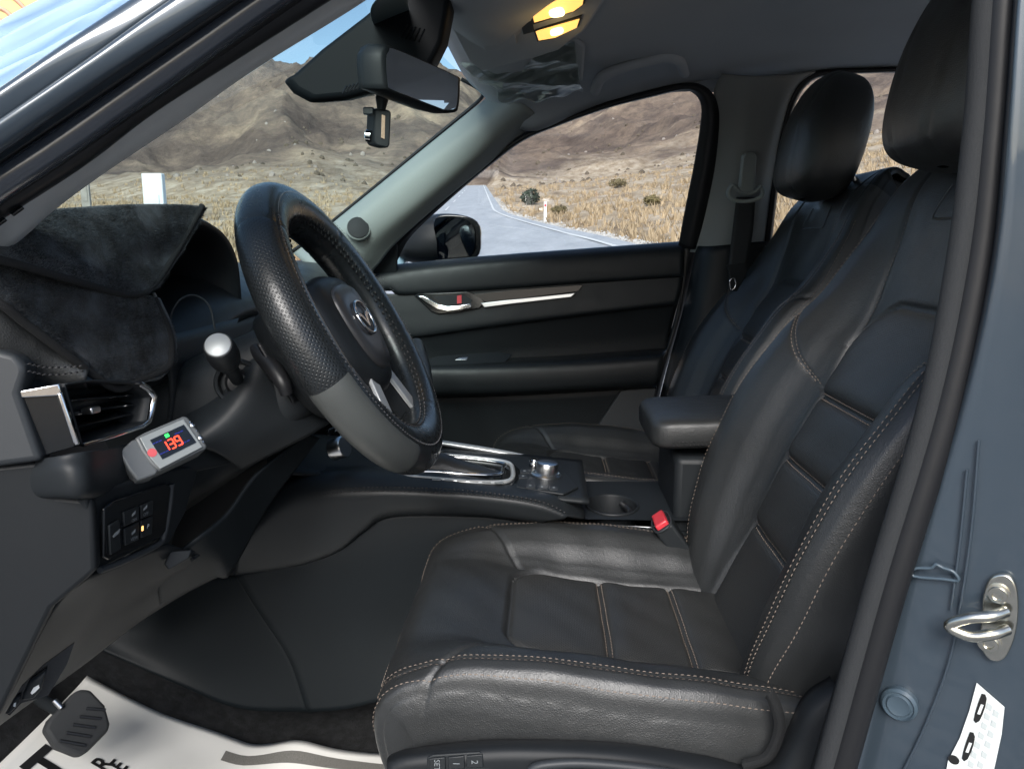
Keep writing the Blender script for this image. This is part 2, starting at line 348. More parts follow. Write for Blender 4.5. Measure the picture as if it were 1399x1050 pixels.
def terrain(x, y):
    b = base_height(x, y); yy = y - CAM.y; r = np.hypot(x, yy); az = np.arctan2(x, yy)
    st = np.interp(az, _az, _st); r0 = 150 + 45 * np.sin(az * 7 + 1) ; r1 = 430.0
    t = np.clip((r - r0) / (r1 - r0), 0, 1.6)
    H = (st * r1 - (-1.2 + np.interp(az, _az, _sb) * 420) + 1.15)
    H = np.maximum(H, 0) * sstep(-0.2, 0.4, np.cos(az)) + 25 * (1 - sstep(-0.2, 0.4, np.cos(az)))
    rid = fbm(x + 0.35 * yy, yy * 0.45, 1 / 62.0, 6, 3, True); fine = fbm(x, yy, 1 / 14.0, 5, 5, True)
    shape = np.where(t < 1, t ** 1.25, 1 - 0.3 * (t - 1))
    edge = np.clip(t * 3, 0, 1)
    hill = H * shape * (0.64 + 0.58 * rid) + edge * (rid - 0.6) * 18 * np.minimum(1, H / 30) + edge * (fine - 0.5) * 3.0
    hill = np.where(t > 0, hill, 0)
    bump = (fbm(x, yy, 1 / 3.0, 4, 9) - 0.5) * 0.28 * sstep(12, 30, r) + (fbm(x, yy, 1 / 17.0, 3, 11) - 0.5) * 1.4 * sstep(28, 80, r)
    ro = np.abs(road_off(x, y)); keep = sstep(4.2, 7.0, ro)
    keep = np.where(yy < 3, 1, keep)
    return b + hill * np.maximum(keep, sstep(200, 260, r)) + bump * keep - 0.05 * (1 - keep), t
azs = np.concatenate([np.linspace(-math.pi, -0.95, 40, endpoint=False), np.linspace(-0.95, 0.95, 620), np.linspace(0.95, math.pi, 40)[1:-1]])
rs = np.concatenate([[0.05, 1.5, 3, 5], np.geomspace(7, 190, 150), np.linspace(193, 470, 190), np.linspace(480, 1400, 14)])
AZ, RR = np.meshgrid(azs, rs, indexing='ij'); X_ = RR * np.sin(AZ); Y_ = RR * np.cos(AZ) + CAM.y
Z_, T_ = terrain(X_, Y_)
na, nr = X_.shape; Vt = np.stack([X_, Y_, Z_], -1).reshape(-1, 3)
idx = np.arange(na * nr).reshape(na, nr); nxt = np.roll(idx, -1, 0)
Fq = np.stack([idx[:, :-1], idx[:, 1:], nxt[:, 1:], nxt[:, :-1]], -1).reshape(-1, 4)
me = bpy.data.meshes.new('ground'); me.vertices.add(len(Vt)); me.vertices.foreach_set('co', Vt.ravel())
me.loops.add(Fq.size); me.loops.foreach_set('vertex_index', Fq.ravel().astype(np.int32)); me.polygons.add(len(Fq))
me.polygons.foreach_set('loop_start', np.arange(0, Fq.size, 4, dtype=np.int32)); me.update(calc_edges=True); me.validate()
at_ = me.attributes.new('hill', 'FLOAT', 'POINT'); at_.data.foreach_set('value', np.clip(T_, 0, 1).ravel().astype(np.float32))
m = bpy.data.materials.new('dry_tussock_ground'); m.use_nodes = True; nt = m.node_tree; n = nt.nodes; l = nt.links; b = n['Principled BSDF']; b.inputs['Roughness'].default_value = 0.95; b.inputs['Specular IOR Level'].default_value = 0.1
tc = n.new('ShaderNodeTexCoord'); geo = n.new('ShaderNodeNewGeometry')
def ntex(sc, det=6, rg=0.6, stretch=None):
    t = n.new('ShaderNodeTexNoise'); t.inputs['Scale'].default_value = sc; t.inputs['Detail'].default_value = det; t.inputs['Roughness'].default_value = rg
    if stretch:
        mp = n.new('ShaderNodeMapping'); mp.inputs['Scale'].default_value = stretch; l.new(tc.outputs['Object'], mp.inputs[0]); l.new(mp.outputs[0], t.inputs['Vector'])
    else: l.new(tc.outputs['Object'], t.inputs['Vector'])
    return t.outputs['Fac']
def ramp(f, stops):
    r_ = n.new('ShaderNodeValToRGB'); e = r_.color_ramp.elements
    while len(e) < len(stops): e.new(0.5)
    for k, (p_, c_) in enumerate(stops): e[k].position = p_; e[k].color = (*c_, 1)
    l.new(f, r_.inputs[0]); return r_.outputs[0]
def mixc(f, a_, b_):
    mx = n.new('ShaderNodeMix'); mx.data_type = 'RGBA'; l.new(f, mx.inputs[0]); l.new(a_, mx.inputs[6]); l.new(b_, mx.inputs[7]); return mx.outputs[2]
grass = ramp(ntex(0.55, 6, 0.7, (1, 0.35, 1)), [(0.30, (0.22, 0.165, 0.115)), (0.45, (0.38, 0.295, 0.205)), (0.58, (0.52, 0.425, 0.32)), (0.75, (0.64, 0.56, 0.46))])
slope = ramp(ntex(0.035, 7, 0.68), [(0.28, (0.075, 0.058, 0.052)), (0.45, (0.150, 0.116, 0.098)), (0.56, (0.235, 0.180, 0.142)), (0.70, (0.44, 0.345, 0.25))])
speck = ramp(ntex(0.6, 6, 0.75), [(0.40, (0.45, 0.45, 0.45)), (0.62, (1.05, 1.0, 0.95))])
mm = n.new('ShaderNodeMix'); mm.data_type = 'RGBA'; mm.blend_type = 'MULTIPLY'; mm.inputs[0].default_value = 0.45; l.new(slope, mm.inputs[6]); l.new(speck, mm.inputs[7])
ha = n.new('ShaderNodeAttribute'); ha.attribute_name = 'hill'
hn = n.new('ShaderNodeMath'); hn.operation = 'MULTIPLY_ADD'; hn.inputs[1].default_value = 6.0; l.new(ha.outputs['Fac'], hn.inputs[0])
hs = n.new('ShaderNodeMath'); hs.operation = 'MULTIPLY_ADD'; hs.inputs[1].default_value = 3.0; hs.inputs[2].default_value = -1.7; l.new(ntex(0.05, 6), hs.inputs[0]); l.new(hs.outputs[0], hn.inputs[2]); hn.use_clamp = True
land = mixc(hn.outputs[0], grass, mm.outputs[2])
# grey compacted lot round the car
sx_ = n.new('ShaderNodeSeparateXYZ'); l.new(tc.outputs['Object'], sx_.inputs[0])
vl = n.new('ShaderNodeVectorMath'); vl.operation = 'LENGTH'; l.new(tc.outputs['Object'], vl.inputs[0])
pm = n.new('ShaderNodeMapRange'); pm.inputs['From Min'].default_value = 9; pm.inputs['From Max'].default_value = 13; l.new(vl.outputs['Value'], pm.inputs['Value'])
lot = ramp(ntex(3.0, 8), [(0.3, (0.16, 0.165, 0.17)), (0.7, (0.26, 0.265, 0.27))])
l.new(mixc(pm.outputs[0], lot, land), b.inputs['Base Color'])
bp = n.new('ShaderNodeBump'); bp.inputs['Strength'].default_value = 0.7; bp.inputs['Distance'].default_value = 0.5; l.new(ntex(1.1, 5, 0.7), bp.inputs['Height']); l.new(bp.outputs[0], b.inputs['Normal'])
ground = link('ground', me, m, None); tag(ground, 'dry tan tussock flats rising into brown bare mountains', kind='structure')
# ---- road
m = bpy.data.materials.new('asphalt'); m.use_nodes = True; nt = m.node_tree; n = nt.nodes; l = nt.links; b = n['Principled BSDF']; b.inputs['Roughness'].default_value = 0.8
tc = n.new('ShaderNodeTexCoord')
l.new(ramp(ntex(1.1, 8, 0.78, (1, 0.25, 1)), [(0.32, (0.34, 0.36, 0.385)), (0.68, (0.50, 0.52, 0.54))]), b.inputs['Base Color'])
bp = n.new('ShaderNodeBump'); bp.inputs['Strength'].default_value = 0.5; bp.inputs['Distance'].default_value = 0.02; l.new(ntex(40, 4), bp.inputs['Height']); l.new(bp.outputs[0], b.inputs['Normal'])
MAT['asphalt'] = m
def road_pt(s, off, dz):
    off = off + float(sway(s))
    x = s * math.sin(ROAD_AZ) + (off + 0.55) * math.cos(ROAD_AZ); y = s * math.cos(ROAD_AZ) - (off + 0.55) * math.sin(ROAD_AZ) + CAM.y
    return Vector((x, y, float(base_height(np.array(x), np.array(y))) + dz))
def bend(s): return 0.00045 * max(0, s - 55) ** 2 * (1 if s < 400 else 1)
def road_strip(name, o0, o1, s0, s1, dz, mt, parent, n_=90):
    ss = np.geomspace(s0, s1, n_); k = 7 if o1 - o0 > 1 else 2
    V = [road_pt(s, o0 + (o1 - o0) * j / (k - 1), dz) for s in ss for j in range(k)]
    F = [(i * k + j, i * k + j + 1, (i + 1) * k + j + 1, (i + 1) * k + j) for i in range(n_ - 1) for j in range(k - 1)]
    return obj(name, V, F, mt, parent)
mat('road_paint', (0.72, 0.73, 0.72), 0.6, noise=(2.5, 0.15))
road = road_strip('road', -4.0, 4.05, 8, 235, 0.02, 'asphalt', None); tag(road, 'pale grey two lane road running away to the pass', kind='structure')
road_strip('edge_line', 3.36, 3.51, 9, 230, 0.05, 'road_paint', road)
road_strip('edge_line', -3.5, -3.35, 9, 230, 0.05, 'road_paint', road)
for s in (38, 56, 74, 92, 110, 128, 150): road_strip('centre_dash', -0.07, 0.07, s, s + 7, 0.05, 'road_paint', road, 8)
# ---- loose stones on the verge, tussock grass: nobody could count them
def ground_z(x, y): return float(terrain(np.array([x]), np.array([y]))[0][0])
mat('stone', (0.52, 0.50, 0.47), 0.9, noise=(4, 0.3))
V, F = [], []
_ps = []
for k in range(1500):
    s = 14 * (90 / 14) ** random.random(); side = 1 if random.random() < 0.8 else -1
    _ps.append(road_pt(s, side * (4.02 + abs(random.gauss(0, 0.35))) + (0.0 if side > 0 else 0.1), 0))
_zs = terrain(np.array([q.x for q in _ps]), np.array([q.y for q in _ps]))[0]
for p_, zg in zip(_ps, _zs):
    p_.z = max(float(zg), p_.z - 0.05) + 0.01
    a = random.uniform(0.03, 0.11); i0 = len(V)
    V += [p_ + Vector((a * random.uniform(.6, 1.2), 0, 0)), p_ + Vector((0, a, 0)), p_ + Vector((-a * random.uniform(.6, 1.2), 0, 0)), p_ + Vector((0, -a, 0)), p_ + Vector((a * .2, 0, a * random.uniform(.4, .9)))]
    F += [(i0, i0 + 1, i0 + 4), (i0 + 1, i0 + 2, i0 + 4), (i0 + 2, i0 + 3, i0 + 4), (i0 + 3, i0, i0 + 4)]
tag(obj('verge_stones', V, F, 'stone', None, smooth=False), 'pale loose stones scattered along the road edge', kind='stuff')
mat('tussock', (0.44, 0.335, 0.215), 0.9, noise=(0.35, 0.3)); mat('tussock_dark', (0.16, 0.13, 0.06), 0.9, noise=(1.5, 0.5)); mat('bush_green', (0.032, 0.048, 0.032), 0.8, noise=(3, 0.4))
V, F = [], []
def clump(V, F, p_, h, w, nb):
    for q in range(nb):
        a = random.uniform(0, 6.283); lean = random.uniform(0.1, 0.75); rr_ = w * random.random() * 0.5; hh = h * random.uniform(.6, 1.1)
        b0 = p_ + Vector((math.cos(a) * rr_, math.sin(a) * rr_, -0.03)); tip = b0 + Vector((math.cos(a) * lean * hh, math.sin(a) * lean * hh, hh))
        t = Vector((-math.sin(a), math.cos(a), 0)) * w * 0.10; i0 = len(V); V += [b0 - t, b0 + t, tip]; F.append((i0, i0 + 1, i0 + 2))
r_ = 13 * (150 / 13) ** (RNG.random(12000) ** 0.8); az = RNG.uniform(-0.75, 0.62, 12000); xx = r_ * np.sin(az); yy_ = r_ * np.cos(az) + CAM.y
off = road_off(xx, yy_); ok_ = ((off < -4.3) | (off > 4.5)) & ~((r_ < 20) & (az < 0)); xx, yy_, r_ = xx[ok_][:5600], yy_[ok_][:5600], r_[ok_][:5600]
for x, y, z, q_ in zip(xx, yy_, terrain(xx, yy_)[0], r_):
    clump(V, F, Vector((x, y, z)), random.uniform(.18, .42) * (1 + q_ / 220), random.uniform(.25, .5) * (1 + q_ / 160), 9)
tag(obj('tussock_grass', V, F, 'tussock', None, smooth=False), 'dry golden tussock grass covering the flats', kind='stuff')
# scattered scrub and boulders on the slopes
mat('scrub', (0.12, 0.095, 0.07), 0.95, noise=(0.08, 0.6)); mat('boulder', (0.30, 0.26, 0.23), 0.9, noise=(0.3, 0.3))
for nm_, mt_, n_, s0, s1, lb_ in (('slope_scrub', 'scrub', 1100, .4, 1.2, 'dark low scrub dotted over the mountain slopes'), ('slope_boulders', 'boulder', 400, .4, 1.0, 'pale boulders strewn over the mountain slopes')):
    r_ = RNG.uniform(135, 430, n_); az = RNG.uniform(-0.75, 0.62, n_); xx = r_ * np.sin(az); yy_ = r_ * np.cos(az) + CAM.y; zz_ = terrain(xx, yy_)[0]
    dens = fbm(xx, yy_, 1 / 40.0, 4, 21); kp = dens > .46; V, F = [], []
    for x, y, z in zip(xx[kp], yy_[kp], zz_[kp]):
        if abs(float(road_off(np.array(x), np.array(y)))) < 6 and y < 235: continue
        a = random.uniform(s0, s1) * random.uniform(.6, 1.0); i0 = len(V); h = a * random.uniform(.6, 1.1); an = random.random() * 6
        for q in range(5): V.append(Vector((x + math.cos(an + q * 1.257) * a * random.uniform(.6, 1.1), y + math.sin(an + q * 1.257) * a * random.uniform(.6, 1.1), z - .2)))
        for q in range(5): V.append(Vector((x + math.cos(an + .6 + q * 1.257) * a * random.uniform(.4, .8), y + math.sin(an + .6 + q * 1.257) * a * random.uniform(.4, .8), z + h * random.uniform(.4, .7))))
        V.append(Vector((x, y, z + h)))
        F += [(i0 + q, i0 + (q + 1) % 5, i0 + 5 + q) for q in range(5)] + [(i0 + 5 + q, i0 + (q + 1) % 5, i0 + 5 + (q + 1) % 5) for q in range(5)] + [(i0 + 5 + q, i0 + 5 + (q + 1) % 5, i0 + 10) for q in range(5)]
    tag(obj(nm_, V, F, mt_, None, smooth=False), lb_, kind='stuff')
def shrub(px, py, dist, h, w, mt, label):
    az, sl = ratio(px, py); x, y = dist * math.sin(az), dist * math.cos(az) + CAM.y; z = ground_z(x, y); V, F = [], []
    for q in range(420):
        v = Vector((random.gauss(0, 1), random.gauss(0, 1), random.gauss(0, 1))).normalized() * (random.random() ** 0.4)
        c = Vector((x + v.x * w, y + v.y * w, z + h * (0.5 + 0.55 * v.z)))
        if c.z < z: c.z = z + random.random() * 0.2 * h
        a = Vector((random.gauss(0, 1), random.gauss(0, 1), random.gauss(0, .7))).normalized() * h * 0.16; b_ = a.cross(v + Vector((0.01, 0, 0))).normalized() * h * 0.07; i0 = len(V)
        V += [c - a, c + b_, c + a, c - b_]; F.append((i0, i0 + 1, i0 + 2, i0 + 3))
    return tag(obj('shrub', V, F, mt, None, smooth=False), label, 'shrub', 'shrubs on the dry flats')
shrub(724, 264, 66, 1.3, 0.8, 'bush_green', 'largest dark green shrub nearest the right side of the road')
shrub(764, 274, 46, 0.55, 0.5, 'tussock_dark', 'round dark brown tussock just right of the white road post')
shrub(891, 272, 44, 0.55, 0.5, 'tussock_dark', 'dark tussock out on the flats at the right of the window')
shrub(845, 246, 85, 0.9, 1.1, 'tussock_dark', 'low dark tussock far out below the hill')
shrub(368, 262, 60, 1.0, 0.9, 'bush_green', 'grey green shrub beyond the rim of the steering wheel')
def post(px, py, dist, h, w, label, mt='post_white'):
    az, sl = ratio(px, py); x, y = dist * math.sin(az), dist * math.cos(az) + CAM.y; z = ground_z(x, y)
    t = thing('marker_post', label, 'post', (x, y, z), 'roadside posts')
    extrude('post_body', [Vector((x - w / 2, y - w * .18, z - .1)), Vector((x + w / 2, y - w * .18, z - .1)), Vector((x + w / 2, y + w * .18, z - .1)), Vector((x - w / 2, y + w * .18, z - .1))], (0, 0, h + .1), mt, t, 0.012)
    box('reflector', (x, y - w * .2, z + h * .82), (w * .6, 0.012, h * .12), 'red_plastic' if mt == 'post_white' and h < 1.3 else mt, t)
mat('post_white', (0.78, 0.80, 0.80), 0.6, noise=(6, 0.1)); mat('post_wood', (0.30, 0.28, 0.25), 0.8, noise=(8, 0.3))
post(745, 285, 40, 1.0, 0.15, 'white road marker post on the right verge')
post(212, 275, 9.0, 1.82, 0.215, 'wide white post standing behind the furry dash mat')
post(119, 285, 13, 2.1, 0.13, 'thin grey wooden post beside the driver side pillar', 'post_wood')
# ---- pleated sheet standing in for a streaked windscreen reflection, banner beyond the front pillar
mat('reflection_blue', (0.33, 0.47, 0.62), 0.7, sheen=0.2, noise=(1.4, 0.25)); mat('banner_yellow', (0.72, 0.64, 0.26), 0.6, noise=(1.0, 0.1)); mat('banner_pink', (0.70, 0.40, 0.28), 0.6); mat('banner_cream', (0.95, 0.84, 0.5), 0.6)
aw = thing('reflection_drape', 'pale blue pleated stand-in reflection awning at the top left beyond the pillar', 'drape', P(-60, 250, 3.0))
rows = []; NI, NJ = 60, 64
for i in range(NI):
    t = i / (NI - 1); a = P(-190 + 470 * t, 135 - 245 * t, 2.6 + 0.2 * t); c = P(-160 + 560 * t, 330 - 290 * t, 2.1 + 0.3 * t)
    row = []
    for j in range(NJ):
        w = j / (NJ - 1); ph = w * 58 + 4.0 * math.sin(t * 3.0 + w * 2) + 2.2 * t
        fold = 0.045 * math.sin(ph) + 0.018 * math.sin(ph * 2.3 + 1 + t * 3)
        row.append(a + (c - a) * w + Vector((-.10, -0.75, .45)) * fold)
    rows.append(row)
V = [v for r_ in rows for v in r_]; F = [(i * NJ + j, i * NJ + j + 1, (i + 1) * NJ + j + 1, (i + 1) * NJ + j) for i in range(NI - 1) for j in range(NJ - 1)]
solid(obj('cloth', V, F, 'reflection_blue', aw), 0.006)
pb = P(-190, 135, 2.6); tube('pole', [Vector((pb.x, pb.y, 0)), Vector((pb.x, pb.y, 1)), pb], 0.02, 'post_white', aw, spline=False)
bn = thing('yellow_banner', 'yellow banner printed with pink rings in the top left corner', 'banner', P(-90, 120, 4.2))
pl_b = Plane(P(0, 30, 4.0), (0.25, -1, 0)); on_plane('panel', [(-170, -60), (110, -60), (110, 90), (-170, 130)], pl_b, 0.02, 'banner_yellow', bn)
for c_, rad in (((-3, 36), 34), ((-3, 36), 18), ((-3, 36), 7)):
    cc = pl_b.at(*c_); M = frame_from(pl_b.n); rr_ = rad / 1050 * (cc - CAM).length
    ring = []
    tube('printed_ring', [cc + pl_b.n * 0.0205 + M @ Vector((math.cos(a) * rr_, math.sin(a) * rr_, 0)) for a in np.linspace(0, 6.2832, 25)[:-1]], 0.016, 'banner_pink', bn, n=6, res=60, closed=True)
# ================================================================== the car body: pillars, roof lining, glass, far side
car = thing('car', 'blue grey car body seen through its open driver door with grey pillars and roof lining', 'car', (0.3, 0, 0))
def L(pts, Y0, Y1=None):
    """polyline of photo pixels on planes across the car, Y running from Y0 to Y1 along it"""
    Y1 = Y0 if Y1 is None else Y1; n_ = max(1, len(pts) - 1)
    return [P(a, b, Y0 + (Y1 - Y0) * i / n_) for i, (a, b) in enumerate(pts)]
WIN = Plane((0, .69, 1.10), (0, -1, -0.36))                       # leaning plane of the far side windows
def W(pts, off=0.0): return [WIN.at(*q) + WIN.n * off for q in pts]
# ---- near front pillar
pillar = surf('front_pillar', [L([(-120, 205), (0, 125), (90, 62), (185, 0), (330, -95)], -.798, -.723), L([(-120, 209), (0, 129), (93, 65), (190, 0), (335, -95)], -.806, -.731), L([(-120, 240), (0, 160), (112, 80), (231, 0), (374, -95)], -.803, -.728),
     L([(-120, 246), (0, 166), (116, 85), (238, 0), (381, -95)], -.7995, -.7245), L([(-120, 251), (0, 171), (120, 89), (245, 0), (388, -95)], -.805, -.730), L([(-120, 283), (0, 201), (139, 103), (295, 0), (438, -95)], -.798, -.722), L([(-120, 290), (0, 208), (144, 108), (304, 0), (446, -95)], -.785, -.71), L([(-120, 303), (0, 221), (152, 119), (325, 0), (470, -95)], -.765, -.69)], 'paint', car, 60, 60, 0.004)
surf('pillar_channel', [L([(-120, 300), (0, 218), (150, 116), (320, 0), (465, -95)], -.774, -.70), L([(-120, 330), (0, 245), (160, 138), (358, 0), (500, -95)], -.752, -.675), L([(-120, 372), (0, 290), (118, 212), (206, 150), (309, 84), (448, -5), (590, -95)], -.73, -.655), L([(-120, 385), (0, 300), (118, 222), (206, 155), (309, 88), (448, 0), (590, -90)], -.715, -.64)], 'rubber', car, 60, 24, 0.003)
sl = tube('door_seal', L([(-120, 334), (0, 251), (80, 198), (160, 142), (260, 72), (362, 0), (505, -95)], -.762, -.685), [0.0125], 'paint_dark', car, n=16, res=90)
tube('seal_lip', L([(-120, 350), (0, 267), (80, 214), (170, 152), (270, 84), (385, 5), (525, -90)], -.748, -.67), [0.007], 'rubber', sl, n=12, res=90)
tr = surf('front_pillar_trim', [L([(-120, 372), (0, 293), (113, 219), (206, 146), (309, 81), (442, 0), (580, -85)], -.72, -.645), L([(-120, 395), (0, 317), (90, 250), (172, 190), (275, 124), (325, 90), (462, 2), (600, -85)], -.705, -.62), L([(-120, 425), (0, 345), (62, 288), (137, 233), (240, 165), (340, 94), (482, 6), (620, -85)], -.69, -.60), L([(-120, 440), (0, 352), (66, 291), (141, 235), (244, 166), (344, 95), (486, 7), (622, -85)], -.655, -.57)], 'trim_grey', car, 60, 24, 0.003)
pl = Plane(P(30, 300, -.708), (.3, -1, .25))
for q in ([(16, 293), (32, 283), (37, 287), (22, 298)], [(-2, 306), (8, 299), (14, 303), (0, 313)]): on_plane('trim_slot', q, pl, 0.004, 'gloss_black', tr, base=.004, bev=.001)
# ---- windscreen
wd = [P(-220, 530, -.66), P(-120, 440, -.66), P(62, 290, -.66), P(240, 167, -.62), P(486, 7, -.57), P(600, -65, -.545)]
wp = [P(360, 385, .645), P(425, 330, .63), P(455, 304, .625), P(520, 251, .60), P(590, 193, .57), P(664, 132, .53)]
def bulge(a, b, t, k): 
    m_ = a.lerp(b, t); return m_ + Vector((-1, 0, .55)) * k * math.sin(math.pi * t)
wa, wb_ = cr(wd, 30), cr(wp, 30)
BK_ = [.19 - .09 * (i / 29) ** 2.5 for i in range(30)]
windscreen = surf('windscreen', [[bulge(a, b, t, k) for a, b, k in zip(wa, wb_, BK_)] for t in (0, .25, .5, .75, 1)], 'windshield_glass', car, 30, 24, 0)
top = [bulge(wa[-1], wb_[-1], t, .10) for t in np.linspace(0, 1, 9)]
mat('frit', (.13, .18, .19), .6, noise=(500, .3))
surf('shade_band', [[bulge(wa[-1 - k], wb_[-1 - k], t, BK_[-1 - k]) + Vector((.004, 0, -.006)) for t in np.linspace(.02, .50, 12)] for k in (0, 1, 2)], 'frit', windscreen, 24, 8, .001)
# ---- roof lining
side = L([(676, 142), (720, 178), (800, 148), (900, 122), (980, 106), (1060, 102), (1150, 98), (1260, 96), (1500, 100)], .53, .60)
side[0] = wb_[-1] + Vector((0.0, 0, 0.004))
rx = [p.x for p in cr(side, 40)]; sd_ = cr(side, 40)
def roof(y, z, lead): return [Vector((sd_[i].x + lead * (1 - i / 39) ** 2, y, z + (sd_[i].z - sd_[12].z) * .55)) for i in range(40)]
hx = [bulge(wa[-1], wb_[-1], t, .10).x - sd_[0].x for t in (.15, .5, .85)]
hl = surf('roof_lining', [sd_, roof(.46, 1.535, hx[2]), roof(.2, 1.565, (hx[1] + hx[2]) / 2), roof(0, 1.57, hx[1]), roof(-.3, 1.56, (hx[0] + hx[1]) / 2), roof(-.5, 1.525, hx[0]), roof(-.62, 1.47, hx[0]), roof(-.68, 1.45, hx[0])], 'headliner', car, 60, 50, .012)
surf('roof_panel', [[p + Vector((0, .08, .05)) for p in sd_], roof(.3, 1.66, hx[1]), roof(0, 1.67, hx[1]), roof(-.4, 1.65, hx[0]), roof(-.70, 1.50, hx[0])], 'paint', car, 40, 30, .003)
surf('roof_rail_trim', [L([(672, 128), (700, 150), (800, 128), (900, 104), (980, 90), (1060, 86), (1150, 82), (1260, 80), (1480, 84)], .545, .60), W([(690, 196), (712, 186), (820, 144), (890, 128), (950, 124), (1000, 126), (1070, 116), (1120, 101), (1260, 95), (1480, 99)], .004)], 'headliner', car, 80, 6, .004)
# ---- far front pillar
fp = surf('front_pillar_trim', [L([(400, 345), (440, 317), (455, 305), (520, 252), (590, 195), (657, 141), (682, 121)], .62, .515), L([(420, 362), (462, 325), (480, 308), (545, 253), (615, 200), (672, 156), (700, 134)], .575, .485), L([(455, 385), (492, 345), (515, 320), (580, 268), (640, 218), (690, 172), (722, 147)], .585, .49), L([(480, 400), (514, 364), (540, 332), (600, 278), (660, 229), (706, 188), (742, 165)], .645, .545)], 'trim_pale', car, 50, 26, .004)
tube('windscreen_gasket', L([(400, 343), (440, 315), (455, 302), (520, 249), (590, 191), (640, 150), (656, 136), (660, 128), (655, 122), (630, 108)], .615, .52), .0045, 'rubber', car, n=10, res=70)
tc_ = P(489, 312, .535); tw = disc_lathe('tweeter', tc_ + Vector((0, .004, 0)), (.25, -1, .30), [(.030, -.012), (.030, .004), (.0275, .0065), (.026, .005)], 'trim_pale', fp, 40)
disc_lathe('speaker_mesh', tc_ + Vector((0, .002, 0)), (.25, -1, .30), [(.026, -.004), (.026, .0075), (.020, .0095), (.0001, .0105)], 'belt', fp, 40)
# ---- far window surround and glass
outer = [(498, 372), (514, 352), (540, 325), (600, 271), (660, 223), (708, 186), (760, 163), (820, 142), (880, 125), (930, 114), (958, 116), (976, 134), (983, 165), (978, 225), (965, 290), (953, 338)]
inner = [(540, 366), (544, 352), (562, 320), (608, 276), (662, 230), (714, 191), (765, 169), (830, 146), (885, 132), (930, 122), (948, 126), (958, 142), (957, 170), (948, 225), (936, 285), (927, 334)]
ws = surf('window_seal', [W(outer, .012), W([((a[0] + b_[0]) / 2, (a[1] + b_[1]) / 2) for a, b_ in zip(outer, inner)], .020), W(inner, .004)], 'rubber', car, 110, 12, .006)
# ---- centre pillar on the far side
bp_ = surf('centre_pillar_trim', [W([(985, 100), (974, 125), (977, 160), (971, 225), (957, 290), (942, 342)], .010), W([(1030, 100), (1018, 130), (1010, 170), (1000, 240), (990, 300), (975, 340)], .045), W([(1075, 98), (1058, 130), (1045, 180), (1030, 250), (1020, 300), (1010, 342)], .045), W([(1112, 97), (1090, 112), (1075, 140), (1062, 190), (1052, 250), (1042, 330)], .012)], 'trim_mid', car, 40, 20, .004)
on_plane('slider_slot', [(1018, 168), (1023, 164), (1040, 164), (1043, 170), (1036, 262), (1012, 262)], Plane(P(1025, 210, .555), (0, -1, -.3)), .003, 'trim_mid', bp_, base=.0, bev=.002)
surf('centre_pillar_lower', [L([(953, 336), (935, 420), (908, 520), (880, 640), (860, 760)], .66), L([(975, 336), (960, 420), (940, 520), (915, 640), (890, 760)], .60), L([(1040, 330), (1030, 420), (1010, 520), (990, 640), (980, 760)], .60), L([(1100, 330), (1100, 420), (1090, 520), (1080, 640), (1080, 760)], .66)], 'plastic', car, 40, 20, .006)
# ---- rear side window on the far side
ro = [(1040, 345), (1052, 250), (1062, 190), (1074, 142), (1090, 112), (1116, 97), (1180, 93), (1260, 92), (1480, 96)]
ri = [(1051, 350), (1063, 250), (1073, 192), (1084, 147), (1098, 120), (1122, 104), (1182, 99), (1262, 98), (1480, 103)]
surf('rear_window_seal', [W(ro, .008), W([((a[0] + b_[0]) / 2, (a[1] + b_[1]) / 2) for a, b_ in zip(ro, ri)], .014), W(ri, .0)], 'rubber', car, 90, 10, .005)
rg = W(ri, -.004) + W([(1480, 360), (1049, 360)], -.004)
o = obj('rear_window', rg, [tuple(range(len(rg)))], 'side_glass', car, smooth=False)
surf('rear_door_panel', [L([(1030, 345), (1200, 345), (1500, 345)], .69), L([(1030, 352), (1200, 352), (1500, 352)], .64), L([(1010, 500), (1200, 500), (1500, 500)], .64), L([(1000, 800), (1200, 800), (1500, 800)], .66)], 'plastic', car, 20, 20, .01)
# rear bench and tailgate closing the cabin behind the front seats
surf('rear_bench', [[Vector((1.0, y, .45)) for y in (-.62, 0, .62)], [Vector((.98, y, .58)) for y in (-.62, 0, .62)], [Vector((1.35, y, .60)) for y in (-.62, 0, .62)], [Vector((1.55, y, 1.1)) for y in (-.60, 0, .60)], [Vector((1.62, y, 1.12)) for y in (-.60, 0, .60)]], 'leather', car, 12, 40, .02)
# ---- near centre pillar (the jamb the driver door shuts against)
pt = lambda *q: list(q)
jb0 = pt((1341, -60), (1333, 0), (1322, 180), (1297, 360), (1254, 560), (1180, 810), (1110, 1050), (1092, 1110))
jb1 = pt((1355, -60), (1348, 0), (1334, 180), (1310, 360), (1270, 560), (1198, 800), (1128, 1050), (1110, 1110))
jb2 = pt((1388, -60), (1381, 0), (1368, 180), (1350, 360), (1305, 560), (1232, 800), (1162, 1050), (1144, 1110))
tube('door_seal', L(jb1, -.748), [0.0100], 'rubber_cloth', car, n=14, res=90)
ctr = [((a[0] * .35 + b_[0] * .65), a[1]) for a, b_ in zip(jb1, jb2)]
tube('seal_bulb', L(ctr, -.752), [0.0118], 'rubber', car, n=16, res=90)
surf('pillar_return', [L(jb0, -.70), L(jb1, -.735), L(jb2, -.735)], 'plastic', car, 50, 12, .004)
jb3 = [(a + 8, b_) for a, b_ in jb2]; jb4 = [(1420 + 10 * 0, -60), (1418, 0), (1416, 180), (1402, 360), (1372, 560), (1318, 800), (1258, 1050), (1240, 1110)]
jb5 = [(1540, -60), (1535, 0), (1530, 180), (1515, 360), (1490, 560), (1450, 800), (1425, 1050), (1415, 1110)]
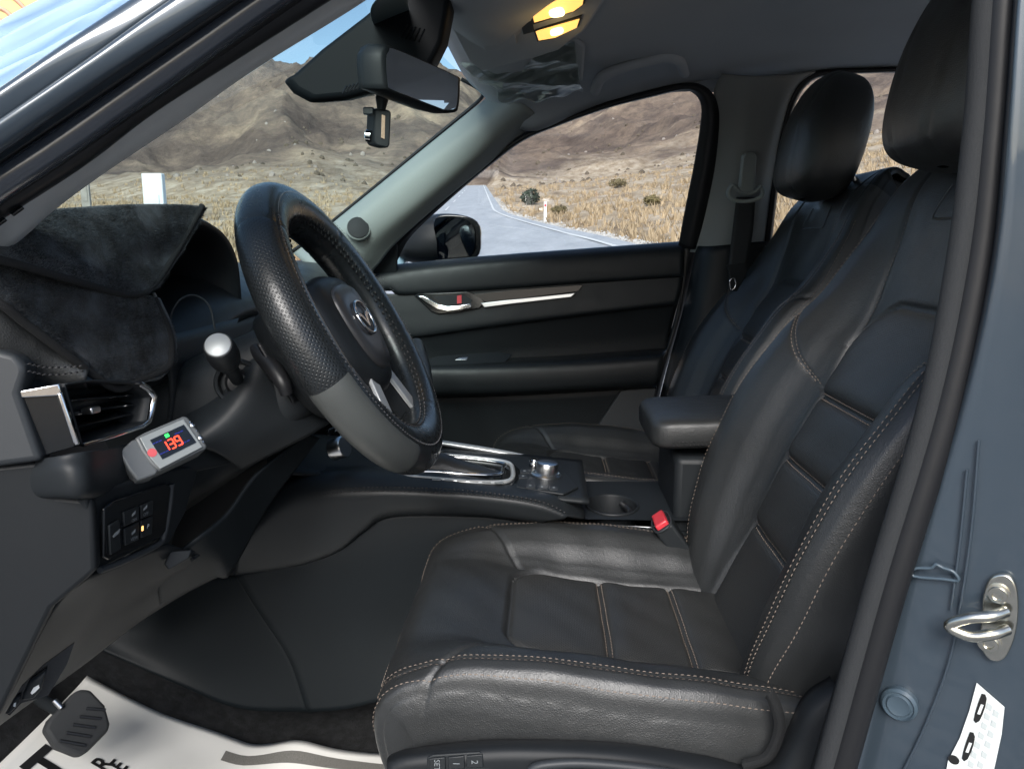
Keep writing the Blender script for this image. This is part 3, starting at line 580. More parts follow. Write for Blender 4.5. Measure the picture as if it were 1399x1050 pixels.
JP = plane3(P(1250, 800, -.752), P(1390, 800, -.7935), P(1300, 1000, -.772))
def J(pts, off=0.0): return [JP.at(*q) + JP.n * off for q in pts]
jamb = surf('door_jamb', [L([(a - 6, b_) for a, b_ in jb2], -.735), J(jb3, -.001), J([(a[0] * .65 + b_[0] * .35, a[1]) for a, b_ in zip(jb3, jb4)], .0005), J(jb4), J([((a[0] + b_[0]) / 2, a[1]) for a, b_ in zip(jb4, jb5)], .001), J(jb5, .0)], 'paint', car, 70, 40, .004, off=-1)
JE = J(jb5)
surf('body_side', [JE, [p + Vector((.03, -.012, 0)) for p in JE], [p + Vector((.5, -.02, 0)) for p in JE]], 'paint', car, 40, 20, .004)
def JL(pts, off): return [JP.at(*q) + JP.n * off for q in pts]
for q in ([(1338, 600), (1328, 720), (1312, 830), (1296, 905), (1266, 985), (1230, 1060)], [(1322, 640), (1312, 740), (1300, 830)]):
    tube('sealer_bead', JL(q, .004), .0011, 'paint', jamb, n=8, res=50)
cl = tube('clip_frame', JL([(1250, 783), (1251, 773), (1274, 772), (1280, 767), (1290, 772), (1304, 777), (1311, 789), (1290, 787)], .006), .0014, 'plug', jamb, n=8, res=40, closed=True)
disc_lathe('hole_plug', JP.at(1230, 958), JP.n, [(.0150, -.004), (.0150, .006), (.0128, .0085), (.0118, .0065), (.0105, .0065), (.009, .0085), (.006, .0075), (.0001, .0075)], 'plug', jamb, 40)
# striker
SP = JP.at(1362, 842)
stp = [(1352, 788), (1366, 780), (1382, 784), (1391, 803), (1392, 838), (1386, 870), (1374, 894), (1358, 898), (1345, 888), (1338, 866), (1343, 842), (1344, 812)]
st = on_plane('striker_plate', stp, JP, .005, 'zinc', jamb, base=.002, bev=.0016, rnd=True)
for q in ((1365, 806), (1353, 872)):
    c = JP.at(*q) + JP.n * .0065; disc_lathe('bolt', c, JP.n, [(.0085, 0), (.0085, .0022), (.0068, .0026), (.0064, .0048), (.004, .005), (.0035, .003), (.0001, .003)], 'zinc', jamb, 24)
a0, a1 = JP.at(1376, 828), JP.at(1378, 852); nn = JP.n; dl = (JP.at(1300, 838) - JP.at(1362, 838))
loop = [a0 + nn * .010, a0 + nn * .020 + dl * .3, a0 + nn * .024 + dl * .75, (a0 + a1) / 2 + nn * .024 + dl * 1.18 + Vector((0, 0, .001)), a1 + nn * .024 + dl * .75, a1 + nn * .020 + dl * .3, a1 + nn * .010]
tube('striker_loop', loop, .0046, 'zinc', jamb, n=14, res=60)
# tyre pressure sticker
sk = on_plane('pressure_sticker', [(1335, 930), (1373, 963), (1369, 1000), (1357, 1056), (1345, 1085), (1292, 1058), (1296, 1036), (1312, 1005), (1325, 968)], JP, .0008, 'sticker', jamb, base=.0025)
for ox, oy in ((0, 0), (-16, 52)):
    cp = [(1342, 944), (1347, 945), (1349, 951), (1347, 962), (1343, 973), (1339, 981), (1334, 984), (1331, 980), (1333, 970), (1337, 957)]
    on_plane('printed_car', [(a + ox, b_ + oy) for a, b_ in cp], JP, .0003, 'print_black', jamb, base=.0036)
    on_plane('printed_window', [(1341 + ox, 958 + oy), (1345 + ox, 959 + oy), (1340 + ox, 972 + oy), (1336 + ox, 971 + oy)], JP, .0002, 'sticker', jamb, base=.0041)
mat('sticker_grey', (.52, .56, .55), .5); 
for k, (a, b_) in enumerate([(1350, 956), (1347, 969), (1343, 982), (1339, 995), (1334, 1008), (1329, 1021), (1325, 1034), (1359, 965), (1356, 979), (1352, 993), (1348, 1007), (1343, 1021), (1338, 1035)]):
    on_plane('printed_cell', [(a, b_), (a + 7, b_ + 5), (a + 5, b_ + 12), (a - 2, b_ + 8)], JP, .0003, 'sticker_grey', jamb, base=.0036)
c = JP.at(1304, 1034); disc_lathe('printed_disc', c + JP.n * .0035, JP.n, [(.0042, 0), (.0042, .0003)], 'print_black', jamb, 20)
# ---- roof console with its lit map lamps, grab handle
OC = Plane(P(690, 40, .10), (-.10, -.18, -1)) 
oc = on_plane('roof_console', [(610, 20), (650, -20), (760, -45), (850, -40), (800, 35), (765, 62), (735, 72), (660, 92), (640, 78)], OC, .012, 'headliner', car, base=-.002, bev=.006)
for q in ([(648, 30), (700, 18), (708, 50), (665, 62)],): on_plane('glasses_lid', q, OC, .004, 'headliner', oc, base=.010, bev=.002)
for q in ([(712, 22), (728, 19), (731, 34), (716, 38)],): on_plane('switch', q, OC, .003, 'plastic_grey', oc, base=.010, bev=.001)
for q, c1 in (([(728, 5), (735, -4), (800, -22), (797, -5), (785, 4), (731, 20)], [(752, 3), (768, -2), (772, 8), (756, 11)]), ([(733, 33), (738, 31), (793, 15), (789, 27), (760, 41), (737, 45)], [(754, 30), (768, 26), (770, 33), (756, 37)])):
    qc = (sum(a for a, b_ in q) / len(q), sum(b_ for a, b_ in q) / len(q)); on_plane('lamp_bezel', [(qc[0] + (a - qc[0]) * 1.10, qc[1] + (b_ - qc[1]) * 1.22) for a, b_ in q], OC, .003, 'plastic_grey', oc, base=.0103, bev=.001)
    lp = on_plane('map_lamp', q, OC, .004, 'lamp_lens', oc, base=.0105, bev=.001); on_plane('lamp_glow', c1, OC, .002, 'lamp_core', oc, base=.0142, rnd=True)
lt_d = bpy.data.lights.new('map_light', 'POINT'); lt_d.energy = 0.018; lt_d.color = (1.0, .62, .22); lt_d.shadow_soft_size = .02
lt = bpy.data.objects.new('map_light', lt_d); COL.objects.link(lt); lt.location = OC.at(762, 18) + OC.n * .05
gh = tube('grab_handle', [P(812, 126, .44), P(822, 106, .40), P(848, 94, .375), P(880, 85, .365), P(910, 78, .37), P(928, 84, .40), P(936, 102, .44)], [.011, .012, .011, .011, .012, .012, .010], 'headliner', car, n=14, res=50)
# ---- floor
def floor_z(x): return .29 + .26 * max(0.0, (-.50 - x) / .45) ** 1.3
fx = np.linspace(-.98, 1.3, 60)
surf('floor_carpet', [[Vector((x, y, floor_z(x) - .012)) for x in fx] for y in (-.70, -.4, -.1, .3, .70)], 'carpet', car, 60, 20, .01)
surf('sill', [[Vector((x, -.69, .33)) for x in (-1.0, 0, 1.2)], [Vector((x, -.72, .37)) for x in (-1.0, 0, 1.2)], [Vector((x, -.83, .36)) for x in (-1.0, 0, 1.2)], [Vector((x, -.86, .28)) for x in (-1.0, 0, 1.2)]], 'paint', car, 10, 20, .004)
surf('bulkhead', [[Vector((-1.0, y, .3)) for y in (-.74, 0, .74)], [Vector((-1.02, y, .7)) for y in (-.74, 0, .74)], [Vector((-1.16, y, 1.03)) for y in (-.74, 0, .74)]], 'plastic', car, 10, 20, .01)
# ================================================================== the far front door
door = thing('passenger_door', 'black padded passenger door panel with silver handle below the far window', 'car door', (0, .70, .3))
D = lambda pts, Y: L(pts, Y)
xs = lambda yl, yr, Y, x0=420, x1=935: L([(x0, yl), (x0 + (x1 - x0) * .25, yl + (yr - yl) * .25), (x0 + (x1 - x0) * .5, yl + (yr - yl) * .5), (x0 + (x1 - x0) * .75, yl + (yr - yl) * .75), (x1, yr)], Y)
gl = W(inner, -.002); obj('window_glass', gl, [tuple(range(len(gl)))], 'side_glass', door, smooth=False)
up = surf('upper_panel', [L([(420, 376), (545, 362), (650, 352), (780, 342), (930, 331)], .715), L([(420, 378), (545, 364), (650, 354), (780, 344), (931, 333)], .69), L([(420, 386), (545, 374), (650, 364), (780, 354), (934, 342)], .668), L([(420, 400), (530, 392), (548, 398), (650, 392), (780, 383), (934, 373)], .662), L([(420, 404), (530, 396), (548, 402), (650, 396), (780, 387), (934, 377)], .672)], 'plastic_soft', door, 80, 26, .006)
stitches('stitching', [(cr(L([(512, 380), (530, 390), (548, 397), (650, 391), (780, 382), (932, 372)], .6605), 150), (0, -1, .2)), (cr(L([(512, 374), (532, 386), (550, 393), (650, 387), (780, 378), (932, 368)], .6615), 150), (0, -1, .2))], 'thread_grey', up, .005, .003, .0006)
mid = surf('middle_panel', [L([(420, 402), (548, 401), (650, 395), (780, 386), (934, 376)], .674), L([(420, 430), (548, 428), (650, 422), (780, 410), (931, 395)], .668), L([(420, 466), (548, 459), (650, 446), (780, 430), (926, 413)], .664), L([(420, 470), (548, 463), (650, 450), (780, 434), (925, 417)], .676), L([(420, 492), (548, 484), (650, 478), (780, 466), (916, 452)], .690), L([(420, 503), (548, 500), (650, 496), (780, 488), (912, 478)], .692)], 'plastic_soft', door, 70, 40, .006)
arm = surf('armrest', [L([(420, 500), (548, 496), (650, 492), (780, 486), (912, 476)], .692), L([(420, 503), (548, 500), (650, 497), (780, 491), (909, 482)], .63), L([(420, 510), (548, 506), (650, 505), (780, 499), (906, 490)], .603), L([(420, 530), (548, 527), (650, 526), (780, 520), (902, 512)], .598), L([(420, 540), (548, 538), (650, 537), (780, 531), (898, 524)], .61), L([(420, 545), (548, 543), (650, 541), (780, 535), (897, 528)], .66)], 'plastic_soft', door, 70, 40, .006)
stitches('stitching', [(cr(L([(560, 511), (650, 508), (780, 502), (905, 494)], .6005), 120), (0, -1, .3)), (cr(L([(560, 516), (650, 513), (780, 507), (905, 499)], .599), 120), (0, -1, .3))], 'thread_grey', arm, .005, .003, .0006)
surf('lower_panel', [L([(420, 538), (650, 536), (780, 531), (900, 522)], .665), L([(420, 600), (650, 590), (780, 585), (885, 575)], .685), L([(420, 700), (650, 690), (780, 685), (870, 680)], .68), L([(420, 900), (650, 880), (780, 870), (850, 860)], .68)], 'plastic', door, 30, 24, .006)
on_plane('pocket_end', [(808, 592), (848, 532), (858, 530), (897, 528), (880, 600)], Plane((0, .65, .6), (0, -1, .05)), .012, 'plastic_grey', door, bev=.004)
surf('door_edge', [W([(953, 330), (958, 300), (968, 250)], .0)[:1] + L([(935, 420), (905, 520), (880, 640)], .69), L([(935, 330), (928, 420), (898, 525), (872, 640)], .672), L([(930, 335), (924, 420), (894, 525), (868, 640)], .70)], 'rubber', door, 30, 8, .004)
on_plane('mirror_sail', [(495, 376), (514, 352), (540, 326), (545, 330), (545, 366)], WIN, .012, 'plastic', door, base=.018, bev=.003)
HP = Plane(P(610, 412, .664), (0, -1, .10))
hz = on_plane('handle_bezel', [(566, 404), (572, 400), (600, 400), (640, 398), (655, 404), (663, 413), (655, 421), (630, 426), (600, 429), (590, 426)], HP, .006, 'gloss_black', door, base=-.002, bev=.002)
on_plane('handle_cup', [(592, 405), (612, 403), (634, 403), (646, 410), (640, 417), (618, 420), (604, 415)], HP, .001, 'plastic', hz, base=.0045)
hs_ = [(571, 404), (580, 404), (590, 409), (600, 415), (612, 418), (628, 417), (644, 414), (645, 421), (630, 424), (612, 426), (598, 423), (586, 416), (577, 410)]
on_plane('handle_lever', hs_, HP, .010, 'chrome', hz, base=.006, bev=.003, rnd=False)
on_plane('lock_mark', [(625, 404), (631, 403), (631, 414), (625, 415)], HP, .003, 'red_plastic', hz, base=.006)
on_plane('dark_strip', [(646, 402), (700, 396), (797, 389), (790, 398), (700, 409), (664, 413)], HP, .005, 'brushed', door, base=-.001, bev=.001)
on_plane('silver_strip', [(657, 414), (700, 409), (787, 400), (780, 406), (700, 415), (662, 420)], HP, .007, 'satin', door, base=.0, bev=.0015)
SWP = Plane(P(630, 495, .64), (0, -1, 1.2)); sw = on_plane('window_switch_panel', [(560, 502), (600, 490), (680, 484), (700, 488), (690, 498), (600, 505)], SWP, .003, 'plastic', door, base=.008, bev=.001)
on_plane('window_switch', [(622, 496), (628, 493), (640, 492), (638, 496)], SWP, .003, 'satin', sw, base=.011, bev=.001)
# ---- far outside mirror
mir = thing('wing_mirror', 'black folded wing mirror seen through the passenger window', 'mirror', P(600, 360, .92))
a = cr(L([(545, 352), (548, 330), (570, 304), (592, 293), (625, 293), (648, 303), (652, 322), (648, 345), (640, 356), (590, 362)], .96), 40, True)
def scl(ps, c_, k, dy): return [c_ + (p - c_) * k + Vector((0, dy, 0)) for p in ps]
cc = sum(a, Vector()) / 40
loft('mirror_shell', [scl(a, cc + Vector((-.03, 0, 0)), .55, -.10), scl(a, cc + Vector((-.01, 0, 0)), .88, -.06), a, scl(a, cc, 1.02, .06), scl(a, cc, .9, .12), scl(a, cc, .5, .15)], 'plastic', mir)
g_ = L([(592, 300), (625, 298), (642, 306), (646, 322), (640, 350), (600, 356), (594, 330)], .86)
extrude('mirror_frame', [p + Vector((.012, 0, 0)) for p in cr(L([(588, 297), (625, 294), (646, 303), (651, 322), (645, 352), (600, 360), (589, 330)], .87), 30, True)], (.0, .03, 0), 'gloss_black', mir, .004)
extrude('mirror_glass', [p + Vector((.006, -.004, 0)) for p in cr(g_, 30, True)], (.001, .003, 0), 'mirror_dark', mir, .0)
mat('paint_light', (.35, .55, .66), .25, coat=.5)
extrude('mirror_arm', L([(540, 366), (541, 345), (553, 335), (553, 366)], .93), (0, .06, 0), 'paint_light', mir, .004)
# ---- seat belt on the far pillar
sb = thing('seat_belt', 'black seat belt hanging from a grey anchor on the far centre pillar', 'seat belt', P(1010, 400, .56))
BPn = Plane(P(1015, 240, .545), (0, -1, -.2))
on_plane('belt_anchor', [(1012, 212), (1016, 208), (1028, 208), (1031, 213), (1028, 262), (1007, 262)], BPn, .022, 'trim_pale', sb, base=0, bev=.005)
tube('belt_guide', [BPn.at(*q) + BPn.n * .018 for q in ((995, 256), (1000, 252), (1008, 260), (1020, 263), (1030, 260), (1036, 254), (1040, 262), (1034, 270), (1016, 274), (1000, 272), (993, 264))], .0055, 'trim_pale', sb, n=10, res=60, closed=True)
surf('belt_webbing', [[BPn.at(1004, 268) + BPn.n * .016, P(1000, 320, .52), P(996, 360, .505), P(996, 392, .50)], [BPn.at(1030, 268) + BPn.n * .016, P(1028, 320, .52), P(1021, 360, .505), P(1018, 380, .50)]], 'belt', sb, 20, 6, .0015)
bt = on_plane('belt_tongue', [(992, 362), (1016, 358), (1020, 372), (1006, 398), (994, 396), (996, 378)], Plane(P(1004, 380, .495), (.1, -1, 0)), .006, 'plastic', sb, bev=.002)
tube('tongue_plate', [P(997, 384, .488), P(1003, 380, .488), P(1005, 390, .488), P(999, 396, .488)], .0016, 'chrome', bt, n=8, res=30, closed=True)
# ---- door opening above and ahead of the frame
surf('roof_side_rail', [[P(318, -88, -.730), P(520, -185, -.715), P(760, -235, -.712), P(1100, -225, -.72), P(1330, -160, -.735), P(1386, -58, -.745)], [P(345, -96, -.722), P(530, -175, -.705), P(760, -222, -.700), P(1090, -212, -.71), P(1310, -150, -.725), P(1372, -58, -.735)], [P(470, -95, -.69), P(570, -150, -.68), P(760, -190, -.675), P(1070, -185, -.685), P(1280, -130, -.70), P(1341, -58, -.71)], [P(590, -95, -.64), P(640, -120, -.635), P(780, -150, -.63), P(1050, -150, -.64), P(1250, -110, -.66), P(1335, -58, -.70)]], 'paint', car, 60, 24, .004)
surf('kick_panel', [[Vector((x, -.735, z)) for z in (.30, .6, .9, 1.08)] for x in (-.84, -.95, -1.15)], 'plastic', car, 12, 8, .006)
surf('front_wing', [[Vector((-.86, -.80, z)) for z in (.30, .6, .9, 1.06)], [Vector((-.89, -.87, z)) for z in (.30, .6, .9, 1.05)], [Vector((-1.1, -.90, z)) for z in (.30, .6, .9, 1.03)], [Vector((-1.5, -.90, z)) for z in (.30, .6, .88, .98)]], 'paint', car, 16, 20, .004)
surf('bonnet', [[Vector((-1.14, y, 1.04)) for y in (-.88, -.4, 0, .4, .88)], [Vector((-1.4, y, 1.03 - .05 * (abs(y) / .88) ** 2)) for y in (-.88, -.4, 0, .4, .88)], [Vector((-2.0, y, .93 - .06 * (abs(y) / .88) ** 2)) for y in (-.86, -.4, 0, .4, .86)]], 'paint', car, 16, 16, .004)
# ================================================================== dashboard
dash = thing('dashboard', 'black dashboard with silver framed air vent and switches left of the steering wheel', 'dashboard', (-.7, -.2, .3))
prof = [(-1.15, 1.05), (-.95, 1.085), (-.75, 1.10), (-.60, 1.100), (-.53, 1.085), (-.490, 1.055), (-.478, 1.03)]
surf('dash_top', [[Vector((x, y, z - (.05 if y < -.4 else .03 if y < -.3 else 0))) for x, z in prof] for y in (-.68, -.45, -.2, 0, .45, .68)], 'plastic_soft', dash, 50, 40, .006)
surf('dash_face', [[Vector((x, y, z)) for y in (-.45, -.2, 0, .3, .69)] for x, z in ((-.480, 1.035), (-.470, .99), (-.475, .93), (-.50, .84), (-.55, .74), (-.60, .66), (-.72, .60))], 'plastic', dash, 40, 40, .006)
# padded near corner with stitching
pad = surf('corner_pad', [L([(-70, 395), (0, 408), (40, 440), (78, 470), (118, 492)], -.68, -.62), L([(-70, 405), (0, 420), (40, 455), (75, 487), (120, 505)], -.70, -.63), L([(-70, 440), (-5, 455), (30, 490), (62, 508), (118, 517)], -.705, -.635), L([(-70, 480), (-5, 482), (28, 515), (60, 527), (118, 523)], -.70, -.63), L([(-70, 490), (-5, 495), (30, 522), (62, 533), (120, 527)], -.68, -.61)], 'leather', dash, 50, 30, .006)
stitches('stitching', [(cr(L([(38, 497), (62, 502), (92, 502), (118, 499)], -.7065, -.637), 60), (.3, -1, .5)), (cr(L([(38, 507), (62, 512), (92, 511), (118, 507)], -.7075, -.6385), 60), (.3, -1, .5))], 'thread_black', pad, .005, .002, .0009)
cap = on_plane('end_cap', [(-80, 470), (0, 478), (22, 484), (34, 498), (37, 508), (27, 537), (59, 629), (0, 637), (-80, 645)], Plane(P(20, 560, -.705), (.25, -1, .12)), .03, 'plastic_grey', dash, base=-.028, bev=.006)
# air vent
VX = Plane((-.447, -.6, .98), (1, -.18, .10))
ven = on_plane('vent_housing', [(84, 522), (185, 522), (205, 541), (198, 579), (108, 607)], VX, .003, 'gloss_black', dash, base=-.045)
fr = [(84, 525), (120, 520), (186, 523), (206, 541), (199, 578), (108, 609)]
surf('vent_throat', [[VX.at(*q) + VX.n * .004 for q in fr + fr[:1]], [VX.at(a * .9 + 14, b * .9 + 56) - VX.n * .042 for a, b in fr + fr[:1]]], 'plastic', ven, 80, 4, .002, across='linear', along='linear')
tube('vent_frame', [VX.at(*q) + VX.n * .004 for q in ((108, 608), (150, 596), (190, 583), (199, 576), (203, 560), (206, 542), (197, 531), (186, 524))], [.0022, .0022, .0026, .0035, .0045, .0040, .0035], 'chrome', ven, n=10, res=70, spline=False)
for k, (l_, r_) in enumerate((((93, 549), (196, 540)), ((97, 568), (196, 553)), ((102, 588), (194, 566)))):
    a, b = VX.at(*l_) - VX.n * .012, VX.at(*r_) - VX.n * .012
    extrude('vent_slat', [a, b, b - VX.n * .026 + Vector((0, 0, .006)), a - VX.n * .026 + Vector((0, 0, .006))], (0, 0, .0022), 'gloss_black', ven, .0006)
on_plane('vent_tab', [(122, 557), (136, 554), (137, 563), (124, 566)], VX, .014, 'satin', ven, base=-.012, bev=.002)
VS = Plane(P(65, 575, -.69), (.42, -1, .06))
on_plane('vent_side_panel', [(30, 541), (79, 538), (105, 609), (60, 622)], VS, .008, 'gloss_black', dash, base=-.006, bev=.001)
on_plane('vent_top_trim', [(27, 533), (82, 523), (86, 536), (80, 540), (30, 543)], VS, .010, 'chrome', dash, base=-.005, bev=.0015)
on_plane('vent_side_trim', [(79, 536), (86, 535), (110, 606), (103, 609)], VS, .011, 'chrome', dash, base=-.005, bev=.0015)
# knee bolster: rounded corner below the vent, then the long rear face
KB = surf('knee_bolster', [[P(-40, 640, -.64), P(62, 626, -.698), P(100, 619, -.700), P(121, 616, -.685), P(150, 612, -.64), P(200, 600, -.56), P(300, 583, -.45), P(420, 566, -.33)], [P(-40, 660, -.66), P(68, 645, -.706), P(104, 642, -.708), P(126, 640, -.69), P(155, 634, -.64), P(205, 622, -.56), P(305, 604, -.45), P(425, 584, -.33)], [P(-40, 680, -.66), P(80, 674, -.706), P(108, 676, -.708), P(129, 672, -.69), P(158, 664, -.64), P(210, 650, -.56), P(310, 630, -.45), P(430, 600, -.33)], [P(-40, 684, -.63), P(82, 678, -.69), P(109, 680, -.693), P(129, 677, -.675), P(156, 668, -.625), P(208, 653, -.545), P(306, 632, -.44), P(425, 602, -.32)]], 'plastic', dash, 80, 30, .004)
side_ = on_plane('side_panel', [(-80, 650), (0, 636), (58, 630), (80, 679), (108, 682), (126, 680), (131, 780), (118, 792), (70, 832), (-5, 985), (-80, 1080)], Plane(P(60, 760, -.700), (.30, -1, .0)), .02, 'plastic_side', dash, base=-.022, bev=.005)
# switch panel on the rear face
SW = plane3(P(132, 720, -.675), P(228, 690, -.555), P(135, 775, -.668))
on_plane('lower_fascia', [(120, 680), (160, 664), (245, 640), (275, 636), (256, 700), (228, 752), (215, 740), (131, 782)], SW, .012, 'plastic', dash, base=-.014, bev=.003)
sp_ = on_plane('switch_panel', [(137, 694), (150, 684), (222, 659), (229, 664), (222, 724), (216, 732), (142, 764), (136, 760)], SW, .004, 'gloss_black', dash, base=.0005, bev=.0015)
for q in ([(141, 716), (155, 708), (157, 748), (143, 756)], [(161, 698), (182, 690), (182, 708), (162, 717)], [(185, 689), (202, 682), (201, 701), (185, 707)], [(162, 721), (182, 711), (182, 735), (163, 743)], [(185, 710), (201, 703), (200, 727), (185, 733)]):
    on_plane('push_switch', q, SW, .0025, 'plastic', sp_, base=.0045, bev=.0008)
Us = (SW.at(200, 700) - SW.at(160, 715)).normalized(); Vs = SW.n.cross(Us).normalized()
if Vs.z < 0: Vs = -Vs
def icon(pix, mt='dim_print', h=.0003): return on_plane('printed_symbol', pix, SW, h, mt, sp_, base=.0072)
def rect_icon(c, w, h, mt='dim_print'): return icon([(c[0] - w, c[1] + h * .9), (c[0] + w, c[1] - w * .3), (c[0] + w, c[1] - w * .3 - h), (c[0] - w, c[1] + h * .2)], mt)
icon([(145, 730), (149, 725), (153, 722), (155, 720), (154, 725), (150, 729), (146, 732)]); 
rect_icon((174, 700), 2.4, 4); rect_icon((190, 692), 2.4, 4); rect_icon((174, 725), 2.4, 4)
for q, t in (((174, 708), 'OFF'), ((190, 700), 'OFF'), ((174, 733), 'VIEW')): text('lettering', t, SW.at(*q) + SW.n * .0076, Us, Vs, .0052, 'dim_print', sp_)
text('lettering', 'P', SW.at(193, 717) + SW.n * .0076, Us, Vs, .0075, 'white_print', sp_)
on_plane('indicator', [(185, 717), (187, 716), (187, 722), (185, 723)], SW, .0006, 'led_amber', sp_, base=.0072)
tube('panel_lip', [SW.at(*q) + SW.n * .002 for q in ((134, 778), (170, 764), (214, 742), (222, 728), (229, 690), (232, 660))], .0035, 'plastic_grey', dash, n=10, res=50)
# trim below, running under the column down to the bonnet lever
lo = surf('lower_trim', [[P(122, 785, -.672), P(160, 768, -.62), P(222, 744, -.555), P(262, 752, -.50), P(305, 742, -.45)], [P(70, 832, -.662), P(130, 815, -.61), P(195, 790, -.545), P(250, 775, -.49), P(310, 752, -.44)], [P(0, 958, -.655), P(70, 905, -.60), P(150, 845, -.53), P(230, 795, -.47), P(312, 760, -.43)], [P(-90, 1060, -.65), P(0, 985, -.60), P(104, 911, -.52), P(205, 836, -.45), P(314, 772, -.42)], [P(-90, 1062, -.60), P(0, 987, -.56), P(102, 912, -.47), P(203, 837, -.40), P(312, 774, -.38)]], 'plastic_side', dash, 60, 30, .004)
# near-black sheet standing in for the shade of the opening between bolster and trim
on_plane('bin_shade', [(222, 776), (246, 695), (324, 652), (360, 630), (372, 640), (320, 712), (270, 748), (232, 776)], Plane(P(300, 700, -.36), (.25, -1, .1)), .004, 'felt', dash, base=-.02)
surf('bin_side_panel', [[P(214, 776, -.50), P(262, 739, -.505), P(309, 701, -.465), P(351, 646, -.42), P(420, 592, -.35)], [P(216, 800, -.485), P(280, 765, -.475), P(312, 735, -.45), P(360, 665, -.40), P(428, 594, -.34)], [P(218, 826, -.45), P(294, 788, -.435), P(314, 782, -.43), P(368, 688, -.38), P(436, 597, -.33)]], 'plastic_dark', dash, 50, 14, .004)  # right end of the lower trim, its shade put into a darker plastic
on_plane('bin_lip', [(224, 770), (232, 752), (262, 750), (258, 762), (230, 778)], Plane(P(240, 762, -.53), (.6, -1, .3)), .006, 'plastic', dash, bev=.002)
tube('bin_edge', [P(262, 764, -.50), P(300, 735, -.45), P(335, 705, -.42), P(350, 690, -.40)], .0025, 'plastic', dash, n=8)
HL = plane3(P(40, 940, -.63), P(100, 885, -.57), P(30, 960, -.62) + Vector((.02, 0, -.05)))
HL = Plane(P(55, 925, -.66), (.55, -1, .12))
hb_ = on_plane('lever_recess', [(8, 972), (30, 935), (60, 906), (102, 876), (92, 905), (66, 948), (30, 958), (14, 975)], HL, .003, 'gloss_black', dash, base=.0)
bl = on_plane('bonnet_lever', [(30, 950), (42, 925), (66, 908), (58, 935), (48, 947)], HL, .012, 'plastic', dash, base=.002, bev=.003)
on_plane('printed_symbol', [(44, 938), (48, 931), (55, 927), (56, 931), (50, 937), (46, 940)], HL, .0004, 'white_print', bl, base=.0145)
on_plane('fuel_lever', [(10, 970), (20, 950), (30, 944), (28, 955), (16, 968)], HL, .008, 'plastic', dash, base=.002, bev=.002)
on_plane('printed_symbol', [(20, 958), (21, 954), (24, 953), (23, 959)], HL, .0004, 'white_print', bl, base=.0105)
# instrument hood, dials
hood = []
for t in np.linspace(0, 1, 15):
    a = math.pi * t; yy = -.320 - .165 * math.cos(a); zz = 1.06 + .130 * math.sin(a) ** .55
    hood.append([Vector((-.66, yy, zz - .01)), Vector((-.56, yy, zz + .004)), Vector((-.505, -.320 - .162 * math.cos(a), zz)), Vector((-.490, -.320 - .158 * math.cos(a), zz - .012)), Vector((-.53, -.335 - .155 * math.cos(a), zz - .018)), Vector((-.62, -.335 - .15 * math.cos(a), zz - .02))])
surf('instrument_hood', hood, 'plastic', dash, 30, 60, .003)
ins = box('instrument_backing', (-.605, -.335, 1.03), (.02, .32, .2), 'gloss_black', dash, bev=.004)
DX = Plane((-.555, -.3, 1.0), (1, 0, .35))
for c, rr in (((262, 452), .052), ((318, 440), .055)):
    cc = DX.at(*c); M = frame_from(DX.n)
    dl_ = disc_lathe('dial_face', cc, DX.n, [(rr, -.004), (rr, .001), (.0001, .0012)], 'gloss_black', dash, 40)
    tube('dial_ring', [cc + DX.n * .004 + M @ Vector((math.cos(a) * rr, math.sin(a) * rr, 0)) for a in np.linspace(0, 6.2832, 33)[:-1]], .0014, 'satin', dl_, n=8, res=80, closed=True)
    for a in np.linspace(-.8, 3.9, 11):
        p0 = cc + DX.n * .0018 + M @ Vector((math.cos(a), math.sin(a), 0)) * rr * .78; p1 = cc + DX.n * .0018 + M @ Vector((math.cos(a), math.sin(a), 0)) * rr * .9
        tube('dial_tick', [p0, p1], .0006, 'white_print', dl_, n=4, res=2, spline=False)
mat('amber_print', (.55, .33, .2), .5)
DL = DX.at(254, 492); text('lettering', '20', DL + DX.n * .003, (0, 1, 0), (-.3, 0, 1), .012, 'amber_print', dash); text('lettering', 'x1000', DX.at(247, 497) + DX.n * .003, (0, 1, 0), (-.3, 0, 1), .007, 'amber_print', dash)
tube('cluster_rim', [P(210, 400, -.46), P(222, 425, -.45), P(230, 455, -.44), P(231, 480, -.44), P(238, 498, -.43), P(252, 507, -.42)], .0018, 'satin', dash, n=8)
tube('cluster_rim', [P(231, 470, -.42), P(234, 430, -.41), P(248, 408, -.40), P(268, 404, -.38), P(286, 418, -.37), P(294, 450, -.37)], .0014, 'plastic_grey', dash, n=8)
tube('cluster_chrome', [P(196, 519, -.50), P(214, 517, -.48), P(226, 508, -.46), P(232, 496, -.45)], .0028, 'chrome', dash, n=8)
